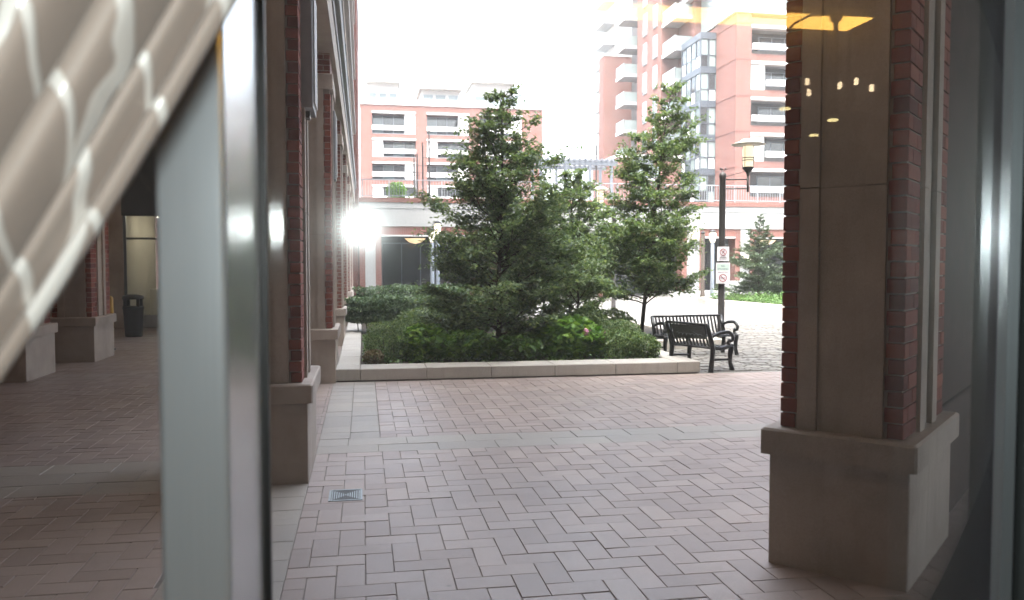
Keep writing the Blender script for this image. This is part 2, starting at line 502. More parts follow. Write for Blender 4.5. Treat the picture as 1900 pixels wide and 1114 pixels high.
PU = 0.175
rs = random.Random(4)
pieces = []          # (x0,x1,y0,y1,kind)
def herring(x0, x1, y0, y1, mat='paver_red'):
    i0, i1 = int(x0 / PU) - 3, int(x1 / PU) + 3
    j0, j1 = int(y0 / PU) - 3, int(y1 / PU) + 3
    for i in range(i0, i1):
        for j in range(j0, j1):
            k = (i - j) % 4
            if k == 0: a = (i * PU, (i + 2) * PU, j * PU, (j + 1) * PU)
            elif k == 3: a = (i * PU, (i + 1) * PU, j * PU, (j + 2) * PU)
            else: continue
            b = (max(a[0], x0), min(a[1], x1), max(a[2], y0), min(a[3], y1))
            if b[1] - b[0] > 0.03 and b[3] - b[2] > 0.03:
                pieces.append((*b, mat))
def grid(x0, x1, y0, y1, sx, sy, stag=True):
    ny = max(1, round((y1 - y0) / sy)); nx = max(1, round((x1 - x0) / sx)); dx = (x1 - x0) / nx; dy = (y1 - y0) / ny
    for j in range(ny):
        off = dx / 2 if (stag and j % 2) else 0
        x = x0
        e = x0 + (off or dx)
        while x < x1 - 0.01:
            pieces.append((x, min(e, x1), y0 + j * dy, y0 + (j + 1) * dy, 'paver_grey'))
            x = min(e, x1); e = x + dx
herring(-0.48, 8.19, 1.0, 8.40)
grid(-0.48, 8.19, 8.40, 9.10, 0.62, 0.35)
herring(0.17, 8.19, 9.10, 13.49)
grid(-0.48, 0.17, 9.10, 13.49, 0.325, 0.33, False)
grid(-1.20, -0.48, 1.0, 7.25, 0.36, 0.36, False)
herring(-9.5, -1.20, 1.0, 7.25)
grid(-9.5, -0.48, 7.25, 8.40, 0.6, 0.38)
herring(-9.5, -0.48, 8.40, 26.0)
GAP = 0.0024
scored = []
for q in pieces:
    w = view((q[0] + q[1]) / 2, (q[2] + q[3]) / 2, 0)
    ar = 0
    if w and 0 < w[0] < 1 and 0 < w[1] < 0.59:
        u = w[0]
        if 0.26 < u < 0.76 or u < 0.155:
            ar = (q[1] - q[0]) * (q[3] - q[2]) / w[2] ** 3
    scored.append(ar)
order = np.argsort(scored)[::-1][:300]
single = set(int(k) for k in order)
shared = {}
joined = {'paver_red': MB(), 'paver_grey': MB()}
for k, (x0, x1, y0, y1, mat) in enumerate(pieces):
    zj = rs.uniform(-0.0025, 0.0015)
    if k in single:
        key = (round(x1 - x0, 3), round(y1 - y0, 3), mat)
        if key not in shared:
            w, d = (x1 - x0) / 2 - GAP, (y1 - y0) / 2 - GAP
            shared[key] = MB().box(-w, w, -d, d, -0.03, 0.0, c=0.003).mesh('paver', mat)
        o = link('paver', shared[key], pv)
        o.location = ((x0 + x1) / 2, (y0 + y1) / 2, zj)
        o.rotation_euler = (rs.gauss(0, 0.003), rs.gauss(0, 0.003), rs.gauss(0, 0.006))
    else:
        g_ = GAP + rs.uniform(-0.001, 0.002)
        a, b2, c2, d2 = x0 + g_, x1 - g_, y0 + g_, y1 - g_
        if y0 < 13.6:
            e = 0.003
            joined[mat].add([(a, c2, -.03), (b2, c2, -.03), (b2, d2, -.03), (a, d2, -.03), (a, c2, zj - e), (b2, c2, zj - e), (b2, d2, zj - e), (a, d2, zj - e),
                             (a + e, c2 + e, zj), (b2 - e, c2 + e, zj), (b2 - e, d2 - e, zj), (a + e, d2 - e, zj)],
                            [(8, 9, 10, 11), (4, 5, 9, 8), (5, 6, 10, 9), (6, 7, 11, 10), (7, 4, 8, 11), (0, 1, 5, 4), (1, 2, 6, 5), (2, 3, 7, 6), (3, 0, 4, 7)])
        else:
            joined[mat].add([(a, c2, zj), (b2, c2, zj), (b2, d2, zj), (a, d2, zj)], [(0, 1, 2, 3)])
for mat, mb in joined.items():
    tag(mb.build('paver_field', mat, pv), kind='stuff')

# worn cobbles beside the benches
cb = MB()
y = 9.2
row = 0
while y < 24.0:
    dy = rs.uniform(0.13, 0.19)
    x = 8.2 if y < 13.5 else (5.95 if y < 14.6 else 6.3)
    x += rs.uniform(-0.1, 0.1)
    while x < 15.5:
        dx = rs.uniform(0.18, 0.36)
        if x > 8.2 or y > 13.55:
            g_ = rs.uniform(0.006, 0.013); zj = 0.012 + rs.uniform(-0.008, 0.008)
            j = lambda: rs.uniform(-0.012, 0.012)
            q = [(x + g_ + j(), y + g_ + j()), (x + dx - g_ + j(), y + g_ + j()), (x + dx - g_ + j(), y + dy - g_ + j()), (x + g_ + j(), y + dy - g_ + j())]
            cx_, cy_ = x + dx / 2, y + dy / 2
            vs = [(a, b2, -0.02) for a, b2 in q] + [(cx_ + (a - cx_) * .9, cy_ + (b2 - cy_) * .85, zj) for a, b2 in q]
            cb.add(vs, [(4, 5, 6, 7), (0, 1, 5, 4), (1, 2, 6, 5), (2, 3, 7, 6), (3, 0, 4, 7)])
        x += dx
    y += dy
tag(cb.build('cobble_field', 'cobble', ct), kind='stuff')

# ------------------------------------------------------------------ masonry columns of the arcade
BH = 0.095
brick_mesh = {}
def column(label, cx, cy, rz, corners, ztop=5.0, hw=0.41, hd=0.64, group='masonry columns of the arcade'):
    """corners: which shaft corners get single bricks, as (sx, sy)"""
    t = empty('masonry_column', (cx, cy, 0), rz, label=label, cat='column', group=group)
    bx('plinth', 'stone', t, -hw, hw, -hd, hd, -0.01, 0.70, c=0.008)
    bx('plinth_cap', 'stone', t, -hw - .045, hw + .045, -hd - .045, hd + .045, 0.703, 0.868, c=0.014)
    a, b = hw - .05, hd - .05
    bx('shaft_core', 'brick_near' if not corners else 'mortar', t, -a + .012, a - .012, -b + .012, b - .012, 0.86, ztop)
    bw, bl = 0.11, 0.34
    lifts = ((.869, 2.36), (2.366, ztop - .36))
    for (z0_, z1_) in lifts:
        for sy in (-1, 1):
            for sx in (-1, 1):
                bx('stone_strip', 'stone', t, *sorted((sx * (a - bw), sx * (a - bw - .115))), *sorted((sy * (b - .05), sy * (b + .024))), z0_, z1_)
            bx('stone_panel', 'stone', t, -(a - bw - .117), a - bw - .117, *sorted((sy * (b - .06), sy * (b - .008))), z0_, z1_)
        for sx in (-1, 1):
            for sy in (-1, 1):
                bx('stone_strip', 'stone', t, *sorted((sx * (a - .05), sx * (a + .024))), *sorted((sy * (b - bl), sy * (b - bl - .14))), z0_, z1_)
            bx('stone_panel', 'stone', t, *sorted((sx * (a - .06), sx * (a - .008))), -(b - bl - .142), b - bl - .142, z0_, z1_)
    for (sx, sy) in corners:
        n = int((ztop - .36 - .875) / BH)
        for k in range(n):
            e = 1 if k % 2 else 0
            lx, l1 = (bw - .004, .105) if e else (bw - .02, .215)
            for part, (c0, c1) in enumerate(((0.0, l1), (l1 + .010, bl - .004))):
                key = (sx, sy, e, part)
                if key not in brick_mesh:
                    brick_mesh[key] = MB().box(*sorted((0, -sx * lx)), *sorted((-sy * c0, -sy * c1)), 0.0, BH - .011, c=.004).mesh('brick', 'brick')
                o = link('brick', brick_mesh[key], t)
                o.location = (sx * (a + rs.uniform(-.002, .002)), sy * (b + rs.uniform(-.002, .002)), 0.875 + k * BH)
    bx('capital_band', 'stone', t, -a - .045, a + .045, -b - .045, b + .045, ztop - .358, ztop - .12, c=.012)
    bx('capital_top', 'brick_near', t, -a, a, -b, b, ztop - .119, 5.69)
    return t
CX = -0.48 - 0.41
column('stone and brick column nearest the window mullion, beside the drain grate', CX, 7.29 + .64, 0, ((1, -1), (-1, -1), (1, 1)))
column('stone and brick column rising where the planter kerb meets the arcade', CX + .04, 13.38 + .64, 0, ((1, -1), (-1, -1), (1, 1)))
for k, lab in enumerate(('third column along the arcade edge, beside the clipped hedge', 'fourth column along the arcade edge, behind the clipped hedge',
                         'fifth column along the arcade edge, small in the distance', 'farthest column of the arcade edge, next to the white podium')):
    column(lab, CX + .04, 13.38 + .64 + 6.1 * (k + 1), 0, ())
column('large dark rotated column filling the right of the view', *(Vector((2.53, 4.83)) / 2 + Vector((3.08, 4.22)) / 2 + Vector((.737, .676)) * .64), R(-47.5), ((-1, -1), (1, -1), (1, 1)), group='masonry columns of the arcade')
column('arcade column at the far left, its base half hidden by the curtain', -5.35 - .41, 14.43 + .64, 0, ((1, -1), (-1, -1), (1, 1)))
column('left arcade column with wide stone base between curtain and litter bin', -5.13 - .41, 17.14 + .64, 0, ((1, -1), (-1, -1), (1, 1)))
column('left arcade column right of the litter bin, partly hidden by the mullion', -4.86, 23.2 + .64, 0, ((-1, -1), (1, -1)))

rw = empty('added_wing_wall', (3.87, 5.11, 0), R(42.5), label='added brick wall, coloured dark for shade, behind the large rotated column', cat='wall')
bx('wall', 'shade_brick', rw, 0, 16, .0, .5, 0, 5.69)  # added to keep the view right of the column dark
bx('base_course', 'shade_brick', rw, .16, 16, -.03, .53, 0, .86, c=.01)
bx('light_block_wall', 'shade_brick', rw, 16, 16.4, -15, .5, 0, 5.69)  # unseen, added to close off sky light from the right
# long metal lights on the column sides
def sconce(y0, label):
    t = empty('wall_light', (-0.50, y0, 3.3), label=label, cat='wall light', group='long grey lights on the column sides')
    bx('housing', 'light_metal', t, -.04, .07, 0, .55, 0, 1.1, c=.008)
    bx('diffuser', 'white_trim', t, .0705, .085, .08, .5, .06, 1.04)
    bx('bracket', 'black_metal', t, -.05, .03, .2, .35, -.06, -.001)
sconce(7.66, 'long grey metal light high on the column nearest the window mullion')
sconce(13.9, 'long grey metal light high on the second arcade column')

# ------------------------------------------------------------------ arcade building on the left
ab = empty('arcade_building', (-4, 20, 0), label='long brick and stone building over the arcade along the left', cat='building')
def AB(name, mat, *d, c=0.0):
    d = (d[0] + 4, d[1] + 4, d[2] - 20, d[3] - 20, d[4], d[5])
    return bx(name, mat, ab, *d, c=c)
AB('ceiling', 'soffit', -12, -0.40, 6.9, 46, 5.70, 5.9)
AB('edge_beam', 'stone', -1.20, -0.42, 6.95, 45.9, 5.2, 5.699)
zf = 5.9
AB('wall', 'brick_near', -12, -0.50, 6.9, 46, 5.901, 24)
for fl in range(6):
    z0 = 5.95 + fl * 2.95
    AB('stone_band', 'white_stone', -0.52, -0.33, 6.85, 45.95, z0, z0 + .42, c=.01)
    AB('window_head', 'stone', -0.52, -0.44, 7.0, 45.9, z0 + 2.45, z0 + 2.62)
    for k in range(9):
        y0 = 8.0 + k * 4.2
        w = AB('window', 'grey_metal', -0.515, -0.46, y0, y0 + 3.0, z0 + .62, z0 + 2.44)
        for j in range(2):
            MB().box(-0.53 + 4, -0.445 + 4, y0 + .08 + j * 1.45 - 20, y0 + 1.45 + j * 1.45 - 20, z0 + .7, z0 + 2.36).build('pane', 'window_mid', w)
AB('far_wing', 'brick_far', -12, -0.25, 46.6, 66, 0, 18.5)
AB('far_wing_coping', 'white_stone', -12.1, -0.2, 46.55, 66.1, 18.5, 18.8)
# part of the building that stands over the shop: soffit over the near walk, cut at 45 degrees between the two near columns
v = [(-12, 0.9), (24.0, 0.9), (24.0, 23.5), (3.2, 4.45), (2.6, 4.55), (-0.45, 6.895), (-12, 6.895)]  # right end carried on unseen to shut out sky light from the side
n_ = len(v)
mb = MB()
mb.add([(x + 4, y - 20, 5.70) for x, y in v] + [(x + 4, y - 20, 24.0) for x, y in v],
       [tuple(range(n_ - 1, -1, -1)), tuple(range(n_, 2 * n_))] + [(k, (k + 1) % n_, (k + 1) % n_ + n_, k + n_) for k in range(n_)])
mb.build('corner_block', 'soffit', ab)
# shop fronts under the arcade
sf = empty('shop_front', (-7, 26, 0), label='glazed shop front under the arcade behind the litter bin', cat='shop front')
def SF(name, mat, *d, c=0.0):
    return bx(name, mat, sf, d[0] + 7, d[1] + 7, d[2] - 26, d[3] - 26, d[4], d[5], c=c)
SF('wall', 'stone', -12, -6.95, 26, 26.3, 0, 5.69)
SF('wall', 'stone', -4.6, -1.3, 26, 26.3, 0, 5.69)
SF('fascia', 'awning', -6.949, -4.601, 25.9, 26.3, 3.32, 5.69)
SF('sill', 'white_stone', -6.949, -4.601, 25.93, 26.3, 0.02, .38)
SF('pane', 'pane_glass', -6.949, -4.601, 26.1, 26.12, .382, 3.319)
for x in (-6.94, -5.72, -4.68):
    SF('mullion', 'grey_metal', x, x + .07, 26.04, 26.098, .382, 3.319)
SF('transom', 'grey_metal', -6.86, -4.70, 26.05, 26.098, 2.62, 2.68)
SF('back_wall', 'plaster', -6.9, -4.65, 30, 30.2, 0, 3.6)
SF('side_wall', 'plaster', -7.1, -6.96, 26.31, 30, 0, 3.6)
SF('side_wall', 'plaster', -4.58, -4.4, 26.31, 30, 0, 3.6)
SF('room_ceiling', 'plaster', -7.1, -4.4, 26.31, 30, 3.6, 3.7)
SF('counter', 'curtain_white', -6.7, -5.2, 28, 28.6, 0, 1.1)
for x, y_ in ((-6.1, 27.5), (-5.4, 27.9), (-6.0, 28.9)):
    MB().lathe([(.16, 0), (.24, .05), (.2, .12), (.02, .14)], x + 7, y_ - 26, 14).build('ceiling_lamp', 'shop_light', sf).location = (0, 0, 3.3)
wl = empty('arcade_back_wall', (-9.6, 14, 0), label='dark shop wall at the back of the arcade, behind the left columns', cat='wall')
bx('wall', 'stone', wl, -.3, 0, -13, 11.9, 0, 5.69)
for k in range(5):
    w = bx('window', 'grey_metal', wl, .001, .05, -12 + k * 4.6, -8.8 + k * 4.6, .5, 3.3)
    MB().box(.02, .06, -11.9 + k * 4.6, -8.9 + k * 4.6, .6, 3.2).build('pane', 'window_dark', w)

# litter bin
lb = empty('litter_bin', (-5.92, 23.0, 0), label='black litter bin with open hood beside the arcade column', cat='litter bin')
MB().lathe([(.20, .0), (.21, .02), (.25, .72), (.265, .74), (.265, .79), (.24, .80)], n=20).build('body', 'bin_plastic', lb, True)
for a in (45, 135, 225, 315):
    x, y_ = .225 * math.cos(R(a)), .225 * math.sin(R(a))
    MB().box(x - .035, x + .035, y_ - .035, y_ + .035, .79, 1.0).build('hood_post', 'bin_plastic', lb)
MB().lathe([(.265, .98), (.27, 1.0), (.25, 1.07), (.14, 1.10), (.02, 1.11)], n=20).build('hood', 'bin_plastic', lb, True)
bo = empty('bollard', (-5.52, 19.6, 0), label='yellow guard post just right of the left arcade column', cat='bollard')
MB().lathe([(.06, 0), (.06, 1.12), (.045, 1.17), (.01, 1.19)], n=14).build('post', 'yellow_post', bo, True)
MB().lathe([(.10, 0), (.10, .02), (.065, .03)], n=14).build('base_ring', 'black_metal', bo, True)

# drain grate
dg = empty('drain_grate', (-.155, 6.86, 0), label='small rectangular metal drain grate set in the paving', cat='drain')
bx('frame', 'drain_iron', dg, -.135, .135, -.165, -.145, -.01, .004)
bx('frame', 'drain_iron', dg, -.135, .135, .145, .165, -.01, .004)
bx('frame', 'drain_iron', dg, -.135, -.118, -.144, .144, -.01, .004)
bx('frame', 'drain_iron', dg, .118, .135, -.144, .144, -.01, .004)
bx('pit_dark_plate', 'gasket', dg, -.117, .117, -.144, .144, -.012, .0018)  # black plate stands in for the darkness of the drain hole
for k in range(13):
    x = -.108 + k * .018
    e = .02 + .118 * abs(x) / .108
    bx('bar', 'drain_iron', dg, x - .0045, x + .0045, -e, e, -.01, .0035)

# ------------------------------------------------------------------ planter
pl = empty('planter', (2.6, 17, 0), label='low stone planter holding the trees, hedges and shrubs', cat='planter')
def PL(name, mat, *d, c=0.0):
    return bx(name, mat, pl, d[0] - 2.6, d[1] - 2.6, d[2] - 17, d[3] - 17, d[4], d[5], c=c)
cuts = [-0.46, -.06, 1.01, 2.08, 3.16, 4.22, 5.33, 5.76]
for a, b2 in zip(cuts, cuts[1:]):
    PL('kerb_stone', 'kerb_stone', a + .003, b2 - .003, 13.50 + rs.uniform(-.004, .004), 14.12, 0.022, .208 + rs.uniform(-.002, .003), c=.012)
PL('kerb_stone', 'kerb_stone', -.64, -.468, 13.5, 13.62, .0, .205, c=.01)
for k in range(10):
    PL('kerb_stone', 'kerb_stone', -.44, -.06, 14.126 + k * 1.2, 14.126 + (k + 1) * 1.2 - .006, .0, .206, c=.012)
for k in range(2):
    PL('kerb_stone', 'kerb_stone', 5.34, 5.76, 14.126 + k * .62, 14.126 + (k + 1) * .62 - .006, .0, .207, c=.012)
PL('footing', 'joint', -.42, 5.72, 13.54, 15.3, -.003, .021)
PL('back_kerb', 'kerb_stone', -.05, 8.0, 26.0, 26.35, 0, .2, c=.01)
PL('side_kerb', 'kerb_stone', 7.7, 8.05, 17.4, 25.99, 0, .2, c=.01)
PL('front_return', 'kerb_stone', 5.77, 7.69, 17.4, 17.75, 0, .2, c=.01)
PL('soil', 'soil', -.055, 5.335, 14.125, 25.99, -.002, .17)
PL('soil', 'soil', 5.336, 7.69, 17.755, 25.99, -.002, .165)

# ------------------------------------------------------------------ vegetation
def tree(name, label, base, H, prof, lean, nl, nleaf, lsize, mat, seed, z0=0.5, rise=0.55, flat=0.55, group=None, spread=.16, trunk_r=.055, droop=0.0, aspect=.55, shoots=()):
    rng = np.random.default_rng(seed)
    t = empty(name, base, label=label, cat='tree', group=group)
    zs = np.linspace(0, 1, 9)
    wob = rng.normal(0, .025, (9, 2)); wob[0] = 0
    def axis(u):
        return np.array([lean[0] * u ** 1.3 + np.interp(u, zs, wob[:, 0]), lean[1] * u ** 1.3 + np.interp(u, zs, wob[:, 1]), H * u])
    tr_ = MB().tube([axis(u) for u in zs], [trunk_r * (1 - .88 * u) for u in zs], 8).build('trunk', 'bark', t, True)
    lim = MB()
    pts, wts = [], []
    for k in range(nl + len(shoots)):
        u = (z0 + (H * .985 - z0) * ((k + .5) / nl) ** 1.2) / H
        az = k * 2.39996 + rng.normal(0, .4)
        L = np.interp(u, prof[0], prof[1]) * rng.uniform(.58, 1.2)
        el = rise * rng.uniform(.5, 1.5) + u * .55
        if k >= nl:
            u, az, el, L = shoots[k - nl]
        p0 = axis(u)
        dirn = np.array([math.cos(az) * math.cos(el), math.sin(az) * math.cos(el), math.sin(el)])
        m_ = 7
        line = []
        sag = droop * L
        for j in range(m_ + 1):
            s_ = j / m_
            q = p0 + dirn * L * s_ + np.array([0, 0, -sag * s_ * s_]) + rng.normal(0, .02 * L, 3) * (j > 0)
            line.append(q)
        lim.tube(line, [trunk_r * .34 * (1 - u * .6) * (1 - .85 * j / m_) + .002 for j in range(m_ + 1)], 5, False)
        nb = int(4 + L * 7)
        for j in range(nb):
            s_ = rng.uniform(.18, 1.0)
            i_ = min(int(s_ * m_), m_ - 1); f_ = s_ * m_ - i_
            q = line[i_] * (1 - f_) + line[i_ + 1] * f_
            az2 = az + rng.choice([-1, 1]) * rng.uniform(.4, 1.3)
            l2 = L * rng.uniform(.18, .42) * (1.15 - .5 * s_) + .06
            d2 = np.array([math.cos(az2), math.sin(az2), rng.uniform(-.1, .55)])
            e2 = q + d2 * l2
            lim.tube([q, (q + e2) / 2 + rng.normal(0, .01, 3), e2], [.006, .004, .002], 4, False)
            pts.append((q, e2)); wts.append(l2 * (1.15 - .55 * u) * rng.uniform(.45, 1.5))
        pts.append((line[-3], line[-1])); wts.append(L * .35)
    lim.build('limbs', 'bark', t)
    wts = np.array(wts); cnt = rng.multinomial(nleaf, wts / wts.sum())
    A = np.repeat(np.array([p[0] for p in pts]), cnt, 0); B = np.repeat(np.array([p[1] for p in pts]), cnt, 0)
    s_ = rng.uniform(.05, 1.08, len(A))[:, None]
    ln = np.linalg.norm(B - A, axis=1)[:, None]
    P = A + (B - A) * s_ + rng.normal(0, 1, (len(A), 3)) * np.array([1, 1, .42]) * (spread * ln + .018)
    P = P[P[:, 2] > .12]
    link('crown', leaves_mesh('crown', P, lsize, mat, rng, flat, aspect), t)
    return t
T = 'young deciduous trees in the planter'
tree('deciduous_tree', 'tallest bushy tree at the centre front of the planter', (2.52, 15.6, .16), 5.0,
     ([0, .1, .25, .45, .6, .75, .9, 1], [1.35, 1.6, 1.65, 1.5, 1.2, .85, .5, .18]), (.12, 0), 92, 38000, .084, 'leaf_tree', 11, .22, .36, group=T, shoots=((.42, 3.3, 1.05, 1.5), (.5, 3.0, 1.15, 1.25), (.6, .2, .9, 1.1), (.7, 2.2, 1.2, 1.0), (.35, .1, .5, 1.5)))
tree('deciduous_tree', 'lighter green tree with bare lower trunk behind the benches', (6.44, 18.6, .16), 5.85,
     ([0, .15, .3, .5, .65, .8, .9, 1], [1.0, 1.5, 1.55, 1.2, .9, .8, .66, .3]), (.72, 0), 74, 27000, .088, 'leaf_tree_light', 23, .75, .40, group=T, shoots=((.62, .2, .9, 1.4), (.7, -.4, .9, 1.2), (.5, 3.2, 1.1, 1.6), (.75, .4, .6, 1.0), (.55, 2.9, .9, 1.2)))
tree('deciduous_tree', 'smaller tree between the tallest tree and the one behind the benches', (5.2, 20.6, .16), 4.1,
     ([0, .15, .4, .7, .9, 1], [.9, 1.4, 1.4, 1.0, .5, .12]), (.1, 0), 58, 24000, .09, 'leaf_tree', 31, .6, .5, group=T)
tree('deciduous_tree', 'hazy small tree just right of the tallest crown, at the back', (3.9, 22.6, .16), 3.8,
     ([0, .15, .4, .7, .9, 1], [.9, 1.3, 1.35, .95, .45, .12]), (.1, 0), 46, 18000, .09, 'leaf_tree', 37, .6, .5, group=T)
tree('deciduous_tree', 'low branching tree low down between the two tall trunks', (4.55, 17.3, .16), 2.5,
     ([0, .2, .5, .8, 1], [.7, .95, .95, .6, .15]), (.05, 0), 30, 10000, .075, 'leaf_tree_light', 41, .35, .5, group=T, trunk_r=.035)
S = 'spruces in the right planter'
tree('spruce_tree', 'tall spruce in the far planter right of the sign post', (18.2, 36.0, .2), 4.0,
     ([0, .1, .3, .6, .85, 1], [1.3, 1.7, 1.4, .8, .35, .08]), (0, 0), 66, 15000, .13, 'leaf_spruce', 51, .25, .25, .4, group=S, spread=.1, aspect=.3, droop=.1)
tree('spruce_tree', 'shorter spruce beside the red brick of the dark column', (19.6, 35.6, .2), 3.2,
     ([0, .1, .3, .6, .85, 1], [1.2, 1.5, 1.2, .75, .3, .08]), (0, 0), 54, 12000, .13, 'leaf_spruce', 53, .2, .3, .4, group=S, spread=.1, aspect=.3, droop=.1)

def blob_points(rng, n, c, r, top_only=False, power=2.6, shell=.35):
    """points in the outer shell of a rounded block"""
    d = rng.normal(0, 1, (n, 3)); d /= (np.abs(d) ** power).sum(1)[:, None] ** (1 / power)
    s_ = 1 - shell * rng.uniform(0, 1, n)[:, None] ** 2
    lump = 1 + .10 * np.sin(d[:, :1] * 5.1 + c[0] * 3) * np.cos(d[:, 1:2] * 4.3 + c[1]) + .05 * np.sin(d[:, 2:3] * 9 + c[0])
    P = np.array(c) + d * s_ * lump * np.array(r)
    return P
def shrub(name, label, c, r, n, lsize, mat, seed, flat=.4, group=None, aspect=.5, stems=7, power=2.6, flowers=(), shell=.45):
    rng = np.random.default_rng(seed)
    t = empty(name, (c[0], c[1], .16), label=label, cat='shrub' if name != 'hedge' else 'hedge', group=group)
    P = blob_points(rng, n, (0, 0, r[2] * .98), r, power=power, shell=shell)
    P = P[P[:, 2] > .02]
    link('foliage', leaves_mesh('foliage', P, lsize, mat, rng, flat, aspect), t)
    st = MB()
    for k in range(stems):
        a = rng.uniform(0, 6.28); q = rng.uniform(.3, .85)
        e = (math.cos(a) * r[0] * q, math.sin(a) * r[1] * q, r[2] * rng.uniform(1.0, 1.7))
        s0 = (e[0] * .55, e[1] * .55, 0)
        st.tube([s0, (e[0] * .7, e[1] * .7, e[2] * .5), e], [.012, .009, .003], 5, False)
    st.build('stems', 'bark', t)
    for (dx, dy, dz) in flowers:
        fp = np.array([dx, dy, dz]) + rng.normal(0, .035, (60, 3))
        link('flower_head', leaves_mesh('flower_head', fp, .045, 'flower_pink', rng, .2, .9), t)
    return t
def hedge(label, x0, x1, y0, y1, z0, z1, n, seed):
    rng = np.random.default_rng(seed)
    cx_, cy_ = (x0 + x1) / 2, (y0 + y1) / 2
    t = empty('hedge', (cx_, cy_, .16), label=label, cat='hedge', group='clipped hedges at the back of the planter')
    P = blob_points(rng, n, (0, 0, (z0 + z1) / 2), ((x1 - x0) / 2, (y1 - y0) / 2, (z1 - z0) / 2), power=7, shell=.28)
    P[:, 2] += .03 * np.sin(P[:, 0] * 4.1) + rng.normal(0, .012, len(P))
    link('foliage', leaves_mesh('foliage', P, .068, 'leaf_hedge', rng, .4, .6), t)
    st = MB()
    for x in np.arange(x0 + .15, x1, .22):
        st.tube([(x - cx_, rng.uniform(-.1, .1), 0), (x - cx_ + rng.uniform(-.1, .1), rng.uniform(-.15, .15), z0 + .3)], [.016, .008], 5, False)
    st.build('stems', 'bark', t)
hedge('nearer clipped hedge with bare stems showing beneath', -.28, 3.6, 20.6, 21.7, .26, .90, 30000, 61)
hedge('farther clipped hedge, its top a level green line under the dark opening', -.1, 4.2, 24.2, 25.4, .1, 1.06, 26000, 62)
G = 'shrubs along the planter front'
shrub('shrub', 'fine leaved clipped green shrub at the planter left end', (.42, 15.15), (.36, .62, .34), 9000, .035, 'leaf_yew', 71, group=G, power=4)
shrub('shrub', 'small dry brown shrub at the left corner of the planter kerb', (.17, 14.38), (.17, .2, .13), 900, .045, 'leaf_dry', 72, group=G, stems=12)
shrub('hydrangea', 'dark leafy hydrangea just right of the fine leaved clipped shrub', (1.10, 14.95), (.42, .5, .31), 1500, .15, 'leaf_hydrangea', 73, .55, G, .65)
shrub('hydrangea', 'hydrangea in front of the tallest tree, left of its trunk', (1.85, 14.75), (.5, .45, .26), 1500, .15, 'leaf_hydrangea', 74, .55, G, .65)
shrub('hydrangea', 'low hydrangea at the foot of the tallest tree trunk', (2.72, 14.65), (.45, .42, .22), 1200, .11, 'leaf_cover', 75, .55, G, .65)
shrub('hydrangea', 'bright green hydrangea with pink flower heads', (3.75, 14.95), (.62, .6, .36), 2000, .18, 'leaf_hydrangea', 76, .6, G, .65, flowers=((.22, -.5, .50), (.56, -.35, .38)))
shrub('shrub', 'dark yew shrub right of the flowering hydrangea', (4.62, 14.8), (.42, .45, .25), 5000, .045, 'leaf_yew', 77, group=G, power=3.5)
shrub('shrub', 'rounded yew shrub in the right corner of the planter', (5.12, 14.6), (.26, .32, .21), 3500, .045, 'leaf_yew', 78, group=G)
shrub('shrub', 'leafy undergrowth shrub behind the flowering hydrangea', (4.3, 16.2), (.7, .5, .38), 2500, .09, 'leaf_tree', 79, group=G)
shrub('shrub', 'dark undergrowth shrub around the trunk behind the benches', (5.0, 15.9), (.5, .5, .30), 2500, .07, 'leaf_tree', 80, group=G)
shrub('shrub', 'undergrowth shrub behind the tallest tree, left side', (1.6, 17.4), (.9, .8, .42), 5000, .075, 'leaf_tree', 81, group=G)
shrub('shrub', 'undergrowth shrub left of the bare trunk, behind the bench', (5.6, 18.9), (.7, .6, .33), 3000, .08, 'leaf_tree', 82, group=G)
gcv = np.random.default_rng(90)
P = np.stack([gcv.uniform(-.02, 5.3, 9000), gcv.uniform(14.16, 20, 9000), .17 + np.abs(gcv.normal(0, .05, 9000))], 1)
tag(link('ground_cover', leaves_mesh('ground_cover', P, .06, 'leaf_cover', gcv, .5)), 'low green ground cover over the planter soil', 'ground cover', kind='stuff')

# far planter on the right
fp = empty('far_planter', (17.5, 36, 0), label='long low planter with pale kerb across the court at right', cat='planter')
kx = [(16.5, 28.0), (16.2, 31.0), (15.9, 33.6), (15.65, 36.2), (16.2, 38.4), (17.4, 39.6)]
for (a, b2), (c2, d2) in zip(kx, kx[1:]):
    dv = Vector((c2 - a, d2 - b2)); L = dv.length; ang = math.atan2(dv.y, dv.x)
    o = bx('kerb_stone', 'kerb_stone', fp, 0.004, L - .004, -.36, 0, -.01, .26, c=.012)
    o.location = (a - 17.5, b2 - 36, 0); o.rotation_euler = (0, 0, ang)
soilv = [(16.86, 28.1), (16.5, 31.1), (16.2, 33.7), (16.0, 36.0), (16.5, 38.1), (17.6, 39.3), (24, 39.3), (24, 28.1)]
MB().add([(x - 17.5, y_ - 36, .2) for x, y_ in soilv], [tuple(range(8))]).build('soil', 'soil', fp)
P = np.stack([gcv.uniform(16.3, 23, 16000), gcv.uniform(30.5, 38.0, 16000), .22 + np.abs(gcv.normal(0, .16, 16000))], 1)
P = P[(P[:, 0] > 16.55)]
tag(link('ground_cover', leaves_mesh('ground_cover', P, .10, 'leaf_cover', gcv, .4)), 'green ground cover in the far planter below the spruces', 'ground cover', kind='stuff')

